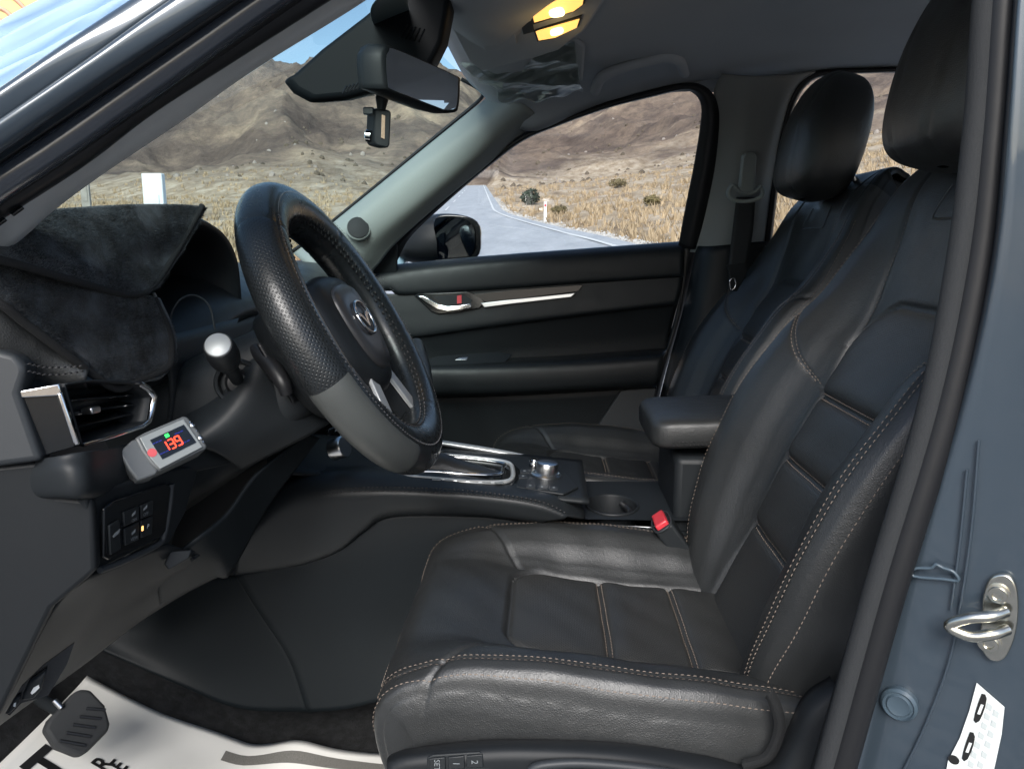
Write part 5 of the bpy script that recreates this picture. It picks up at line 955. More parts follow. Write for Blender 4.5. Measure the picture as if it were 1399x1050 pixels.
# ================================================================== the two front seats (local frame: origin on the floor, x to the rear, y across, z up)
def spline1(xs, ys): 
    p = cr([Vector((x, y, 0)) for x, y in zip(xs, ys)], 400); a = np.array([(q.x, q.y) for q in p]); return lambda t: np.interp(t, a[:, 0], a[:, 1])
class Quilt:
    """a padded surface: spine curve in the x-z plane, cross profile, grooves at the seams; faces are split into named panels"""
    def __init__(s, spine, width, profile, nu, nv, key):
        p = cr([Vector((x, 0, z)) for x, z in spine], nu); s.p = p; s.nu = nu; s.nv = nv
        t = [(p[min(i + 1, nu - 1)] - p[max(i - 1, 0)]).normalized() for i in range(nu)]
        s.n = [Vector((-q.z, 0, q.x)) if True else None for q in t]
        s.key = np.array([key(q) for q in p])                               # monotonic coordinate along the spine (x or s)
        s.vv = np.linspace(-1, 1, nv); s.G = np.zeros((nu, nv, 3)); s.Y = np.zeros((nu, nv)); s.K = np.zeros((nu, nv)); s.YF = np.zeros((nu, nv))
        s.width = width; s.profile = profile; s.far = 1.0
    def build(s, disp):
        for i in range(s.nu):
            w = s.width(s.key[i], i / (s.nu - 1)); yf, of = s.profile(s.key[i], i / (s.nu - 1), np.abs(s.vv))
            y = np.sign(s.vv) * yf * w; y = np.where(y > .12, .12 + (y - .12) * s.far, y); of = of + disp(s.key[i], i / (s.nu - 1), y, yf)
            s.Y[i] = y; s.K[i] = s.key[i]; s.YF[i] = yf
            s.G[i, :, 0] = s.p[i].x + s.n[i].x * of; s.G[i, :, 1] = y; s.G[i, :, 2] = s.p[i].z + s.n[i].z * of
        s.N = np.cross(np.gradient(s.G, axis=0), np.gradient(s.G, axis=1)); s.N /= np.linalg.norm(s.N, axis=2, keepdims=True) + 1e-12
        return s
    def ij(s, i, j, lift=0.0):
        i = np.clip(i, 0, s.nu - 1.001); j = np.clip(j, 0, s.nv - 1.001); a, b = int(i), int(j); fa, fb = i - a, j - b
        g = lambda A: (A[a, b] * (1 - fb) + A[a, b + 1] * fb) * (1 - fa) + (A[a + 1, b] * (1 - fb) + A[a + 1, b + 1] * fb) * fa
        return Vector(g(s.G)) + Vector(g(s.N)) * lift * s.sgn
    def norm(s, i, j): return Vector(s.N[int(np.clip(i, 0, s.nu - 1)), int(np.clip(j, 0, s.nv - 1))]) * s.sgn
    def line(s, uv, n, lift=0.0006):
        """uv: list of (row fraction 0..1, v -1..1) -> points"""
        q = cr([Vector((a, b, 0)) for a, b in uv], n)
        return [s.ij(v.x * (s.nu - 1), (v.y + 1) / 2 * (s.nv - 1), lift) for v in q], s.norm(q[n // 2].x * (s.nu - 1), (q[n // 2].y + 1) / 2 * (s.nv - 1))
    def row(s, key): return float(np.interp(key, s.key[s.k0:], np.arange(s.k0, s.nu)) / (s.nu - 1))
    def v_of(s, key, y):
        i = int(round(s.row(key) * (s.nu - 1))); return float(np.interp(y, s.Y[i][s.j0:s.j1], s.vv[s.j0:s.j1]))
    def panels(s, label, names, parent):
        nu, nv = s.nu, s.nv; V = s.G.reshape(-1, 3); out = {}
        lab = label(0.25 * (s.K[:-1, :-1] + s.K[1:, :-1] + s.K[:-1, 1:] + s.K[1:, 1:]), 0.25 * (s.Y[:-1, :-1] + s.Y[1:, :-1] + s.Y[:-1, 1:] + s.Y[1:, 1:]), 0.25 * (s.YF[:-1, :-1] + s.YF[1:, :-1] + s.YF[:-1, 1:] + s.YF[1:, 1:]), np.arange(nu - 1)[:, None] / (nu - 1) + 0 * s.K[:-1, :-1])
        I, J = np.meshgrid(np.arange(nu - 1), np.arange(nv - 1), indexing='ij'); F = np.stack([I * nv + J, (I + 1) * nv + J, (I + 1) * nv + J + 1, I * nv + J + 1], -1)
        for k, (name, mt, par) in names.items():
            f = F[lab == k]
            if not len(f): continue
            u, inv = np.unique(f, return_inverse=True); inv = inv.reshape(f.shape)
            me = bpy.data.meshes.new(name); me.from_pydata(V[u].tolist(), [], inv.tolist()); me.update()
            uvl = me.uv_layers.new(name='UV'); li = np.zeros(len(me.loops), np.int32); me.loops.foreach_get('vertex_index', li)
            uvl.data.foreach_set('uv', np.stack([s.K.ravel()[u][li], s.Y.ravel()[u][li]], 1).ravel().astype(np.float32))
            o = link(name, me, mt, out[par] if par is not None else parent, True, True)
            if s.sgn < 0: me.flip_normals()
            # shade across the cut as one surface
            nn = (s.N.reshape(-1, 3)[u] * s.sgn)
            try: me.normals_split_custom_set_from_vertices(nn.tolist())
            except Exception: pass
            out[k] = o
        return out
def rrect(a, b, a0, bw, rad):
    """signed distance to a slab open on the far side: a > a0, |b| < bw, rounded corners"""
    qx = (a0 - a) + rad; qy = np.abs(b) - bw + rad
    return np.hypot(np.maximum(qx, 0), np.maximum(qy, 0)) + np.minimum(np.maximum(qx, qy), 0) - rad
def gauss(d, w): return np.exp(-(d / w) ** 2)

SEAT_H = 0.0
def make_seat(root):
    # ---------------- cushion
    spine = [(-0.150, .470), (-0.178, .530), (-0.192, .590), (-0.186, .628), (-0.162, .647), (-0.115, .650), (-0.06, .643), (0.0, .634), (0.08, .624), (0.18, .615), (0.28, .608), (0.36, .604), (0.42, .61)]
    wf = spline1([0, .12, .25, .35, .5, .7, 1], [.225, .232, .237, .243, .256, .262, .240])
    hb = spline1([-.25, -.19, -.15, -.08, 0, .1, .2, .3, .42], [.004, .004, .016, .040, .057, .062, .058, .046, .03])
    def prof(k, u, av):
        h = float(hb(k)) if u > 0.22 else 0.004
        V = [0, .20, .36, .44, .52, .60, .66, .70, .735, .765, .80, .86, .93, 1.0]
        Y = [0, .27, .47, .57, .70, .82, .90, .95, .985, 1.0, 1.018, 1.03, 1.02, .99]
        O = [0, .0, .02 * h, .25 * h, .72 * h, .98 * h, 1.0 * h, .93 * h - .001, .76 * h - .004, .6 * h - .010, .45 * h - .026, .25 * h - .055, .1 * h - .085, -.112]
        return np.interp(av, V, Y), _pchip(V, O, av)
    q = Quilt(spine, lambda k, u: float(wf(u)), prof, 300, 330, lambda p: p.x); q.sgn = 1; q.far = .80; q.k0 = 95; q.j0 = 40; q.j1 = 290
    def sd(k, y): return rrect(k, y, -0.048, 0.122, 0.05)
    TS = (0.086, 0.195, 0.281)
    def disp(k, u, y, yf):
        if u < 0.25: top = 0.0
        else: top = 1.0
        d = sd(k, y); ins = (d < 0)
        g = -0.0062 * gauss(d, 0.0042) * top + (0.0055 * (1 - np.exp(-np.maximum(-d, 0) / 0.022)) + 0.0050 * ins * (1 - np.exp(-np.maximum(-d, 0) / 0.012)) * (1 - np.exp(-min([abs(k - t) for t in TS] + [abs(k + .048)]) / 0.016))) * top + 0.004 * np.exp(-np.maximum(d, 0) / 0.03) * (d > 0) * float(sstep(0.03, -0.03, k)) * top
        for t in TS: g = g - 0.0060 * gauss(k - t, 0.0045) * ins * top + 0.0022 * gauss(k - t - .02, 0.02) * ins * top
        g = g - 0.0045 * gauss(yf - 0.995, 0.010) - 0.0022 * gauss(yf - 0.90, 0.007) * top
        g = g - 0.0045 * gauss(k + 0.040 + (np.abs(y) - .122) * .78, 0.0045) * (np.abs(y) > .118) * top
        g = g + 0.013 * np.clip(1 - (y / .235) ** 2, 0, 1) * float(sstep(.16, .26, u) * sstep(.44, .30, u))
        w = 0.0011 * np.sin(k * 61 + y * 23) * np.sin(y * 47 + k * 11 + 1.0) + 0.0012 * np.sin(k * 23 + 3) * np.sin(y * 19)
        # soft wrinkles in the side panel and the worn bolsters
        wr = 0.0010 * np.sin(k * 95 + 8 * np.sin(k * 13) + yf * 25) * (yf > 1.0)
        return g + w + wr
    q.build(disp)
    def lab(K, Y, YF, U):
        d = sd(K, Y); L = np.zeros(K.shape, int); ins = (d < 0) & (U > .25)
        L[ins] = 1; L[ins & (K > TS[0])] = 2; L[ins & (K > TS[1])] = 3; L[ins & (K > TS[2])] = 4
        L[(~ins) & (YF > 0.997) & (U > 0.0)] = 5
        L[(~ins) & (L != 5) & (np.abs(Y) > 0.118) & (K > -0.040 - (np.abs(Y) - .122) * .78) & (U > .25)] = 6
        L[(L == 5) & (Y > 0)] = 8; L[(L == 6) & (Y > 0)] = 9
        return L
    out = q.panels(lab, {0: ('seat_cushion', 'leather', None), 1: ('insert_panel', 'leather_perf', 0), 2: ('insert_panel', 'leather_perf', 0), 3: ('insert_panel', 'leather_perf', 0), 4: ('insert_panel', 'leather_perf', 0), 5: ('side_skirt', 'leather', 0), 6: ('bolster', 'leather_smooth', 0), 8: ('side_skirt', 'leather', 0), 9: ('bolster', 'leather_smooth', 0)}, root)
    cushion = out[0]; LN = []
    for t in TS:
        for dx in (-0.0042, 0.0042):
            v1 = q.v_of(t, 0.115); LN.append(q.line([(q.row(t + dx), -v1), (q.row(t + dx), -v1 / 2), (q.row(t + dx), 0), (q.row(t + dx), v1 / 2), (q.row(t + dx), v1)], 90))
    for sgn in (-1, 1):
        for yfq in (0.885, 0.915, 0.975):
            vq = float(np.interp(yfq, [0, .27, .47, .57, .70, .82, .90, .95, .985, 1.0], [0, .20, .36, .44, .52, .60, .66, .70, .735, .765])) * sgn
            ru = [0.985, .8, .6, .45, .36, .31]; pts = [(u, vq) for u in ru]
            fr = {0.885: 0.205, 0.915: 0.192, 0.975: 0.150}[yfq]
            pts += [(0.27, vq * .985), (fr + .012, vq * .93), (fr, vq * .80), (fr - .003, vq * .5), (fr - .003, 0)]
            LN.append(q.line(pts, 260))
    stitches('stitching', LN, 'thread', cushion, 0.0046, 0.0024, 0.00055, local=True)
    base = box('seat_base', (0.12, 0, .42), (0.46, .42, .16), 'plastic', root, bev=.03, local=True)
    for sgn in (-1, 1):
        box('seat_rail', (0.1, sgn * .19, .325), (.5, .035, .04), 'plastic_grey', root, bev=.006, local=True)
    # ---------------- backrest
    RC = R(22); a = Vector((math.sin(RC), 0, math.cos(RC))); nb = Vector((-math.cos(RC), 0, math.sin(RC))); O = Vector((.262, 0, .600))
    sp = [(-.05, .014), (0, .0), (.1, -.006), (.2, -.005), (.30, -.007), (.40, -.018), (.49, -.034), (.58, -.029), (.66, -.021), (.71, -.025), (.75, -.040), (.776, -.062), (.778, -.085), (.755, -.108), (.62, -.118), (.40, -.12), (.2, -.125), (0, -.12)]
    spine = [((O + a * s_ + nb * o_).x, (O + a * s_ + nb * o_).z) for s_, o_ in sp]
    wk = spline1([-.06, 0, .05, .12, .2, .3, .4, .5, .58, .66, .72, .76, .79], [.2, .205, .222, .243, .258, .264, .264, .260, .254, .240, .216, .186, .165])
    wb = lambda k, u: float(wk(k))
    pb = spline1([-.06, 0, .08, .16, .25, .34, .42, .50, .57, .63, .69, .74], [.02, .036, .062, .074, .078, .074, .066, .050, .030, .015, .005, .0])
    def prof2(k, u, av):
        fr = sstep(0.50, 0.45, u); p = float(pb(k)) * fr; dep = .105 * fr + .02 * (1 - fr)
        V = [0, .20, .34, .42, .50, .58, .65, .71, .75, .79, .84, .90, 1.0]
        Y = [0, .27, .45, .54, .66, .78, .87, .94, .975, 1.0, 1.015, 1.012, .985]
        O_ = [0, .0, .03 * p, .22 * p, .66 * p, .95 * p, 1.0 * p, .88 * p - .002, .7 * p - .007, .45 * p - .017, .2 * p - .04, -.07, -dep]
        return np.interp(av, V, Y), _pchip(V, O_, av) * (1 if fr > .01 else .2)
    key = lambda p: (p - O).dot(a) if True else 0
    b = Quilt(spine, wb, prof2, 330, 300, lambda p: key(p)); b.sgn = 1
    arc = np.linspace(0, 1, 330)
    # the front face only uses the rising half of the spine
    top_i = int(np.argmax(b.key)); b.k0 = 0
    def bwk(k): return 0.108 + 0.018 * sstep(.30, .48, k)
    def sdb(k, y): return rrect(-k, y, -0.515, bwk(k), 0.075)
    TB = (0.146, 0.257, 0.360)
    def vseam(k, y):                                                        # seam from the outer edge down to the insert
        return np.abs(y) - (0.122 + np.maximum(k - 0.372, 0) ** 0.62 * 0.52)
    def disp2(k, u, y, yf):
        if u > 0.5: return np.zeros_like(y)
        d = sdb(k, y); ins = d < 0
        g = -0.0062 * gauss(d, 0.0042) + 0.0055 * (1 - np.exp(-np.maximum(-d, 0) / 0.022)) + 0.0055 * ins * (1 - np.exp(-np.maximum(-d, 0) / 0.012)) * (1 - np.exp(-min([abs(k - t) for t in TB] + [abs(k - .515)]) / 0.016))
        for t in TB: g = g - 0.0065 * gauss(k - t, 0.0050) * ins + 0.003 * gauss(k - t - .02, .02) * ins
        g = g - 0.0045 * gauss(yf - 0.99, .010) - 0.002 * gauss(yf - 0.885, .007)
        up = (k > 0.44) & ~ins
        g = g - 0.0035 * gauss(np.abs(y) - (0.128 + 0.10 * max(0.0, k - .47) ** 1.3), 0.004) * up
        if 0.37 < k < 0.56: g = g - 0.0034 * gauss(vseam(k, y), 0.0042) * (yf < .97)
        return g + 0.0012 * np.sin(k * 41 + y * 17) * np.sin(y * 37 + k * 9) 
    b.build(disp2)
    row_b = lambda s_: float(np.interp(s_, b.key[:top_i + 1], np.arange(top_i + 1)) / (b.nu - 1)); b.row = row_b; b.j0 = 30; b.j1 = 270
    def labb(K, Y, YF, U):
        d = sdb(K, Y); ins = (d < 0) & (U < .42); L = np.zeros(K.shape, int)
        L[ins] = 1; L[ins & (K > TB[0])] = 2; L[ins & (K > TB[1])] = 3; L[ins & (K > TB[2])] = 4
        fr = (U < .47) & ~ins
        L[fr & (YF > .99)] = 5
        low = fr & (YF <= .99) & (YF > .44) & ((K < 0.372) | (vseam(K, Y) > 0)) & (K < .56)
        L[low] = 6
        L[(L == 5) & (Y > 0)] = 8; L[(L == 6) & (Y > 0)] = 9
        L[U >= .47] = 7
        return L
    out = b.panels(labb, {0: ('backrest', 'leather', None), 1: ('insert_panel', 'leather_perf', 0), 2: ('insert_panel', 'leather_perf', 0), 3: ('insert_panel', 'leather_perf', 0), 4: ('insert_panel', 'leather_perf', 0),
                          5: ('side_panel', 'leather_smooth', 0), 6: ('bolster', 'leather_smooth', 0), 7: ('back_panel', 'plastic', 0), 8: ('side_panel', 'leather_smooth', 0), 9: ('bolster', 'leather_smooth', 0)}, root)
    back = out[0]; LN = []
    for t in TB:
        for dx in (-.0045, .0045):
            v1 = b.v_of(t, float(bwk(t)) - .008); LN.append(b.line([(row_b(t + dx), v) for v in (-v1, -v1 / 2, 0, v1 / 2, v1)], 90))
    for sgn in (-1, 1):
        for yfq in (.872, .898, .968):
            vq = float(np.interp(yfq, [0, .27, .45, .54, .66, .78, .87, .94, .975, 1.0], [0, .20, .34, .42, .50, .58, .65, .71, .75, .79])) * sgn
            LN.append(b.line([(row_b(x), vq) for x in (0.0, .1, .2, .3, .4, .5, .58, .65)], 260))
        for dx in (-.005, .005):
            pts = [(row_b(x), b.v_of(x, sgn * (0.122 + max(x - .372, 0) ** .62 * .52 + dx))) for x in (.374, .385, .40, .42, .44, .458)]
            LN.append(b.line(pts, 60))
        LN.append(b.line([(row_b(x), b.v_of(x, sgn * (.124 + .10 * max(0.0, x - .47) ** 1.3))) for x in (.47, .5, .54, .58, .62, .66)], 70))
    stitches('stitching', LN, 'thread', back, 0.0046, 0.0024, 0.00055, local=True)
    tab = b.line([(row_b(.685), -.18), (row_b(.645), -.20), (row_b(.637), -.17), (row_b(.637), 0), (row_b(.637), .17), (row_b(.645), .20), (row_b(.685), .18)], 60, 0.0)[0]
    tube('flap_edge', tab, 0.0016, 'leather_smooth', back, n=6, res=60, local=True)
    core = []
    for s_ in (.02, .15, .3, .45, .58, .66, .72, .755):
        w_ = float(wk(s_)) - .014; d0, d1 = -.065, -.112
        core.append([O + a * s_ + nb * d_ + Vector((0, y_, 0)) for y_, d_ in ((-w_, d0), (w_, d0), (w_, d1), (-w_, d1))])
    bevel(loft('backrest_core', core, 'leather_smooth', root, local=True), .01)
    # ---------------- headrest
    hc = O + a * 0.814 + nb * 0.042; ht = R(14); ha = Vector((math.sin(ht), 0, math.cos(ht))); hn = Vector((-math.cos(ht), 0, math.sin(ht)))
    nu, nv = 72, 96; V = []
    for i in range(nu + 1):
        ph = math.pi * i / nu; cz = -math.cos(ph); zz = math.copysign(abs(cz) ** 0.62, cz); rr_ = max(1e-4, (1 - abs(zz) ** 4.2)) ** (1 / 3.4)
        for j in range(nv):
            th = 2 * math.pi * j / nv; cx, sy = math.cos(th), math.sin(th); e = 0.56
            xx = math.copysign(abs(cx) ** e, cx); yy = math.copysign(abs(sy) ** e, sy)
            wz = 0.142 - 0.034 * max(0, zz + .2) ** 1.5 - 0.006 * max(0, -zz); tz = 0.066 - 0.014 * max(0, zz) ** 2
            y = yy * wz * rr_; d_ = xx * tz * rr_ 
            if xx > 0: d_ -= 0.010 * (y / .138) ** 2 - .004 * math.exp(-(zz / .5) ** 2)
            s_ = -0.0035 * math.exp(-((abs(y) - 0.058 - .012 * zz) / .0035) ** 2) * (1 if xx > .2 else 0)
            V.append(hc + ha * (zz * 0.130) + Vector((0, y, 0)) + hn * (d_ + s_))
    F = [(i * nv + j, i * nv + (j + 1) % nv, (i + 1) * nv + (j + 1) % nv, (i + 1) * nv + j) for i in range(nu) for j in range(nv)]
    hr = obj('headrest', V, F, 'leather', root, local=True)
    for sgn in (-1, 1):
        tube('headrest_post', [O + a * .62 + nb * -.075 + Vector((0, sgn * .075, 0)), O + a * .74 + nb * -.045 + Vector((0, sgn * .075, 0)), hc + Vector((0, sgn * .075, 0))], .006, 'satin', hr, spline=False, local=True)
        LN = [([hc + ha * (z_ * .12) + Vector((0, sgn * (.058 + .012 * z_ + .003), 0)) + hn * 0.0 for z_ in np.linspace(-.8, .85, 30)], hn)]
    return dict(cushion=cushion, back=back, headrest=hr)
def _pchip(xs, ys, q):
    """monotone-ish cubic interpolation without overshoot"""
    xs = np.asarray(xs, float); ys = np.asarray(ys, float); h = np.diff(xs); d = np.diff(ys) / h
    m = np.zeros_like(ys); m[0] = d[0]; m[-1] = d[-1]
    for i in range(1, len(xs) - 1): m[i] = 0 if d[i - 1] * d[i] <= 0 else 2 * d[i - 1] * d[i] / (d[i - 1] + d[i])
    i = np.clip(np.searchsorted(xs, q) - 1, 0, len(xs) - 2); t = (q - xs[i]) / h[i]
    return (2 * t ** 3 - 3 * t ** 2 + 1) * ys[i] + (t ** 3 - 2 * t ** 2 + t) * h[i] * m[i] + (-2 * t ** 3 + 3 * t ** 2) * ys[i + 1] + (t ** 3 - t ** 2) * h[i] * m[i + 1]
def copy_tree(o, parent=None):
    c = o.copy(); COL.objects.link(c); c.parent = parent
    for ch in list(o.children): copy_tree(ch, c)
    return c
driver_seat = thing('driver_seat', 'black leather driver seat in front with beige stitching and memory buttons', 'car seat', (0, -.36, 0), 'front seats')
make_seat(driver_seat)
passenger_seat = copy_tree(driver_seat); passenger_seat.location = (0.060, .36, 0)
tag(passenger_seat, 'black leather passenger seat beyond the centre armrest against the far door', 'car seat', 'front seats')
# ================================================================== driver seat extras, mirror, camera, pedals, paper mat, film
SH = surf('side_shield', [L([(535, 1032), (560, 1024), (640, 1014), (720, 1011), (850, 1015), (960, 1030), (1040, 1045), (1075, 1000), (1100, 950), (1135, 925)], -.615), L([(530, 1040), (556, 1030), (640, 1020), (720, 1017), (850, 1022), (960, 1040), (1045, 1058), (1082, 1020), (1108, 975), (1150, 945)], -.640), L([(530, 1070), (560, 1060), (640, 1055), (720, 1052), (850, 1062), (960, 1085), (1050, 1100), (1120, 1080), (1160, 1050), (1200, 1030)], -.655), L([(530, 1250), (560, 1250), (640, 1250), (720, 1250), (850, 1250), (960, 1250), (1050, 1250), (1120, 1250), (1160, 1250), (1200, 1250)], -.645)], 'plastic_side', driver_seat, 70, 30, .004)
MP = Plane(P(628, 1040, -.652), (0, -1, .22))
mb = on_plane('memory_panel', [(583, 1052), (584, 1032), (592, 1028), (655, 1024), (664, 1028), (671, 1046), (668, 1056)], MP, .004, 'plastic', driver_seat, base=.0, bev=.0015)
for q, t in (((598, 1040), 'SET'), ((624, 1038), '1'), ((649, 1036), '2')):
    on_plane('memory_button', [(q[0] - 11, q[1] + 9), (q[0] - 11, q[1] - 8), (q[0] + 11, q[1] - 10), (q[0] + 12, q[1] + 8)], MP, .003, 'plastic_soft', mb, base=.0035, bev=.001)
    text('lettering', t, MP.at(*q) + MP.n * .0070, (-.0, 0, -1) if t == 'SET' else (0, 0, -1), (1, 0, 0), .0085 if t == 'SET' else .010, 'dim_print', mb)
tube('shield_rim', L([(725, 1052), (740, 1045), (800, 1042), (900, 1052), (990, 1072)], -.665), .005, 'plastic_grey', SH, n=10)
fs = surf('skirt_flap', [L([(1050, 948), (1056, 960), (1062, 985), (1058, 1010), (1044, 1032), (1015, 1042)], -.640), L([(1052, 944), (1060, 958), (1068, 985), (1064, 1012), (1048, 1038), (1015, 1048)], -.646)], 'felt', driver_seat, 40, 6, .010)
# ---- rear view mirror and sensor cover
mat('sensor_black', (.007, .009, .011), .5, spec=.12, bump=(700, .1, .0004))
sc = thing('sensor_cover', 'black wedge shaped sensor cover on the windscreen above the mirror', 'cover', P(480, 80, 0))
YS = -.10
o1 = L([(386, 111), (400, 104), (440, 68), (500, 22), (530, -5), (560, -70), (625, -70), (614, 20), (606, 60), (590, 92), (520, 124), (470, 137), (424, 141), (400, 128)], YS)
o2 = [p + Vector((.0, .06, .010)) for p in o1]
so = loft('cover_shell', [[p.lerp(sum(o1, Vector()) / 14, .06) + Vector((.004, -.012, 0)) for p in o1], o1, o2], 'sensor_black', sc); bevel(auto_smooth(so, 35), .006)
for k in range(9):
    a = P(468 + k * 5.0, 128 - k * 1.3, YS - .0115); b = P(474 + k * 5.0, 117 - k * 1.3, YS - .0125); tube('vent_rib', [a, b], .0012, 'gloss_black', so, n=6, res=2, spline=False)
for k in range(5):
    a = P(556 + k * 6, 34 + k * 1.5, YS - .0125); b = P(548 + k * 6, 52 + k * 1.5, YS - .0125); tube('vent_rib', [a, b], .0014, 'gloss_black', so, n=6, res=2, spline=False)
rm = thing('rear_view_mirror', 'black rear view mirror hanging below the sensor cover', 'mirror', P(565, 110, -.1))
f0 = L([(523, 66), (535, 64), (622, 103), (628, 112), (626, 148), (618, 154), (600, 152), (528, 124), (522, 118), (519, 80)], -.16, -.16)
ctr_ = sum(f0, Vector()) / len(f0)
# glass faces rearwards and a little to the driver: shear the far end forward in y
def mv(ps, k, dx, dy): return [ctr_ + (p - ctr_) * k + Vector((dx, dy, 0)) for p in ps]
def lean(ps): return [CAM + (p - CAM) * ((p.y - CAM.y + (p.x - ctr_.x) * 1.0) / (p.y - CAM.y)) for p in ps]
f0 = lean(f0); ctr_ = sum(f0, Vector()) / len(f0)
bk_ = Vector((-.040, .006, .002))
f0r = cr(f0, 60, True)
shell = loft('mirror_housing', [mv(f0r, .90, .0025, -.002), mv(f0r, .97, .002, -.001), f0r, [p + bk_ * .55 for p in mv(f0r, 1.02, 0, 0)], [p + bk_ for p in mv(f0r, .92, 0, 0)], [p + bk_ * 1.25 for p in mv(f0r, .6, 0, 0)]], 'plastic', rm)
gpl = mv(f0r, .90, .0035, -.003); ga = sum(gpl, Vector()) / len(gpl)
obj('mirror_glass', gpl, [tuple(range(60))], 'mirror', rm, smooth=False)
tube('mirror_arm', [ctr_ + bk_ * 1.1, P(548, 100, -.02), P(560, 70, 0)], .012, 'plastic', rm, n=12)
# ---- dash camera
dc = thing('dash_camera', 'small black dash camera with lit screen hanging under the mirror', 'camera', P(520, 170, -.05))
YC = -.06
tube('camera_bracket', [P(521, 120, YC), P(522, 132, YC), P(521, 150, YC)], [.008, .011, .007], 'plastic', dc, n=12, res=12)
bx_ = [P(512, 150, YC), P(518, 147, YC), P(534, 151, YC), P(535, 156, YC), P(533, 198, YC), P(530, 203, YC), P(514, 199, YC), (P(510, 192, YC))]
extrude('camera_body', bx_, (-.018, .02, .002), 'plastic', dc, .003)
CP = plane3(P(522, 153, YC - .002), P(534, 157, YC + .012), P(521, 195, YC - .002))
mat('cam_screen', (.25, .20, .15), .2, noise=(160, .7), emit=((.55, .42, .28), .35))
on_plane('camera_screen', [(521, 157), (532, 161), (531, 193), (520, 188)], CP, .0012, 'cam_screen', dc, base=.0012)
disc_lathe('camera_lens', P(507, 186, YC + .01), (-1, 0, .1), [(.010, 0), (.010, .008), (.007, .010), (.0001, .009)], 'chrome', dc, 24)
box('camera_plug', P(504, 152, YC + .01), (.018, .010, .012), 'plug', dc, bev=.002)
# ---- pedals
pd = thing('brake_pedal', 'black rubber brake pedal above the white paper mat', 'pedal', P(100, 990, -.30))
PP_ = Plane(P(102, 985, -.39), (.70, -.45, .60))
on_plane('pedal_pad', [(58, 998), (64, 984), (98, 948), (106, 943), (120, 944), (140, 965), (147, 990), (145, 1000), (114, 1031), (104, 1034), (74, 1022)], PP_, .022, 'rubber_cloth', pd, base=-.01, bev=.006)
for k in range(5): tube('pedal_rib', [PP_.at(78 + k * 9, 1014 - k * 11) + PP_.n * .0125, PP_.at(112 + k * 7, 1020 - k * 12) + PP_.n * .0125], .0022, 'rubber', pd, n=6, res=2, spline=False)
tube('pedal_arm', [P(84, 972, -.385), P(70, 950, -.33) + Vector((-.03, 0, .01)), P(62, 900, -.24) + Vector((-.05, 0, .05))], .009, 'plastic', pd, n=10)
tube('pedal_pin', [P(74, 956, -.40), P(84, 966, -.40)], .004, 'satin', pd, n=8)
# ---- paper floor mat
pm_ = thing('paper_floor_mat', 'white paper floor mat printed with black letters in the driver footwell', 'floor mat', (-.5, -.4, .3))
V, F = [], []; NX, NY = 60, 36
def mat_pt(x, y):
    z = floor_z(x) + .004 + .003 * math.sin(x * 17 + y * 5) * math.sin(y * 9) + .016 * math.exp(-((y + .215) / .05) ** 2) * math.exp(-((x + .42) / .05) ** 2) + .003 * math.exp(-((y + .2) / .04) ** 2) * (1 + math.sin(x * 31))
    return Vector((x, y, max(z, floor_z(x) + .002)))
for i in range(NX):
    for j in range(NY):
        x = -.768 + .62 * i / (NX - 1); yf = -.205 - .010 * math.sin(x * 14) + (-.17 - x) * -.02; y = -.64 + (yf + .64) * j / (NY - 1); V.append(mat_pt(x, y))
F = [(i * NY + j, i * NY + j + 1, (i + 1) * NY + j + 1, (i + 1) * NY + j) for i in range(NX - 1) for j in range(NY - 1)]
solid(obj('paper_sheet', V, F, 'paper', pm_), .0012)
def mat_band(name, pts, w, mt):
    V, F = [], []
    for i, (x, y) in enumerate(pts):
        V += [mat_pt(x, y - w / 2) + Vector((0, 0, .002)), mat_pt(x, y + w / 2) + Vector((0, 0, .002))]
        if i: F.append((2 * i - 2, 2 * i - 1, 2 * i + 1, 2 * i))
    return obj(name, V, F, mt, pm_, smooth=True)
mat_band('printed_band', [(-.535 + .37 * t, -.245 - .01 * t) for t in np.linspace(0, 1, 30)], .022, 'print_grey')
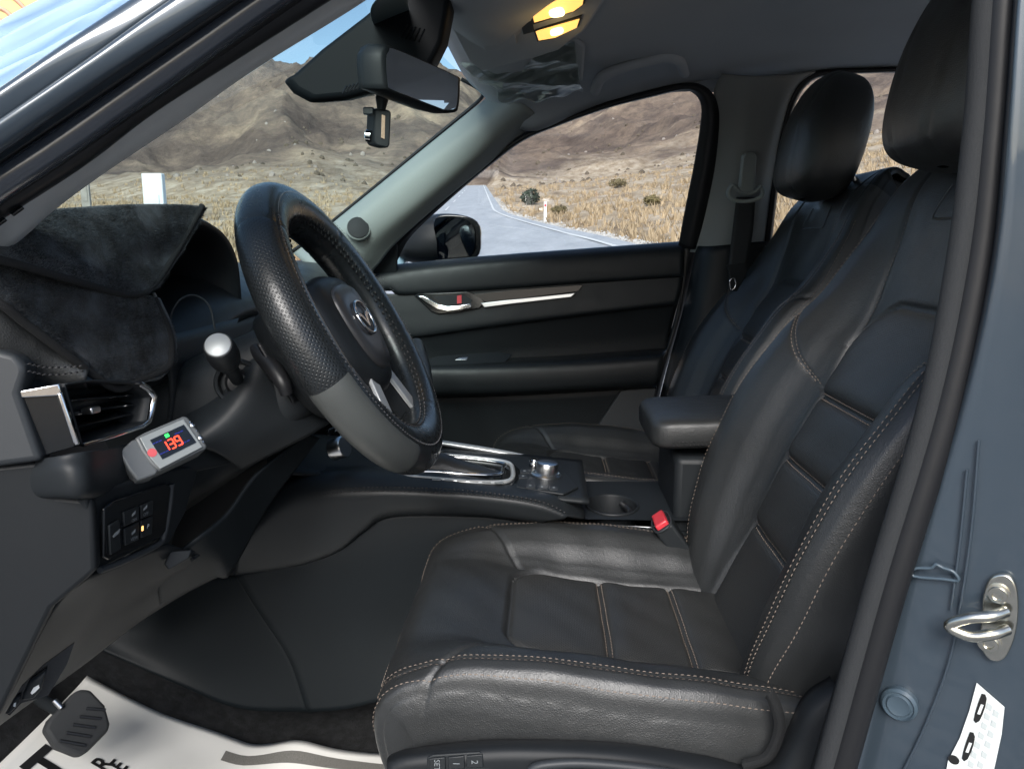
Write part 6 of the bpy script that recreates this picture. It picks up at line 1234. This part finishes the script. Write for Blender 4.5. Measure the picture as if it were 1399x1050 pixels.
def mat_text(body, x, y, size, rot, bold=.02):
    c = bpy.data.curves.new('lettering', 'FONT'); c.body = body; c.size = size; c.align_x = 'CENTER'; c.align_y = 'CENTER'; c.offset = bold * size
    t = bpy.data.objects.new('lettering', c); COL.objects.link(t); me = bpy.data.meshes.new_from_object(t.evaluated_get(bpy.context.evaluated_depsgraph_get())); bpy.data.objects.remove(t); bpy.data.curves.remove(c)
    for v in me.vertices:
        a, b = v.co.x, v.co.y; v.co = mat_pt(x + a * math.cos(rot) - b * math.sin(rot), y + a * math.sin(rot) + b * math.cos(rot)) + Vector((0, 0, .003))
    me.materials.clear(); return link('lettering', me, 'print_black', pm_, False)
mat_text('T', -.710, -.405, .088, R(86)); mat_text('R', -.668, -.360, .036, R(86)); mat_text('E', -.650, -.350, .032, R(86))
# ---- crinkled protective film on the far sun visor
vz = thing('sun_visor', 'grey sun visor folded up against the roof lining and wrapped in clear film', 'sun visor', P(730, 120, .35))
VP = Plane(P(720, 110, .36), (-.15, -.35, -1)); on_plane('visor_board', [(632, 72), (700, 52), (775, 42), (800, 60), (796, 108), (720, 128), (690, 126)], VP, .012, 'headliner', vz, base=-.004, bev=.005)
rows = []; NXf, NYf = 70, 46
q00, q10, q01, q11 = (630, 74), (786, 48), (690, 128), (798, 118)
for i in range(NXf):
    for j in range(NYf):
        u, v = i / (NXf - 1), j / (NYf - 1); px = (q00[0] * (1 - u) + q10[0] * u) * (1 - v) + (q01[0] * (1 - u) + q11[0] * u) * v; py = (q00[1] * (1 - u) + q10[1] * u) * (1 - v) + (q01[1] * (1 - u) + q11[1] * u) * v
        h = 0
        for k, (f_, a_, ph, am) in enumerate(((2.6, .95, .3, .011), (4.3, 1.9, 1.2, .009), (7.0, .45, 2.2, .004), (9.0, 1.25, .9, .004), (15, .8, 0, .0015))):
            z_ = (u * f_ * math.cos(a_) + v * f_ * math.sin(a_) + ph + .25 * math.sin(v * 4 + k + u * 3)) % 2
            h += (1 - abs(z_ - 1)) ** 1.6 * am
        py += 3.0 * math.sin(u * 19) * (v > .9); px -= 3.5 * math.sin(v * 15) * (u < .1)
        rows.append(VP.at(px, py) + VP.n * (.010 + h * .8))
solid(obj('clear_film', rows, [(i * NYf + j, i * NYf + j + 1, (i + 1) * NYf + j + 1, (i + 1) * NYf + j) for i in range(NXf - 1) for j in range(NYf - 1)], 'film', vz, smooth=True), .0003)
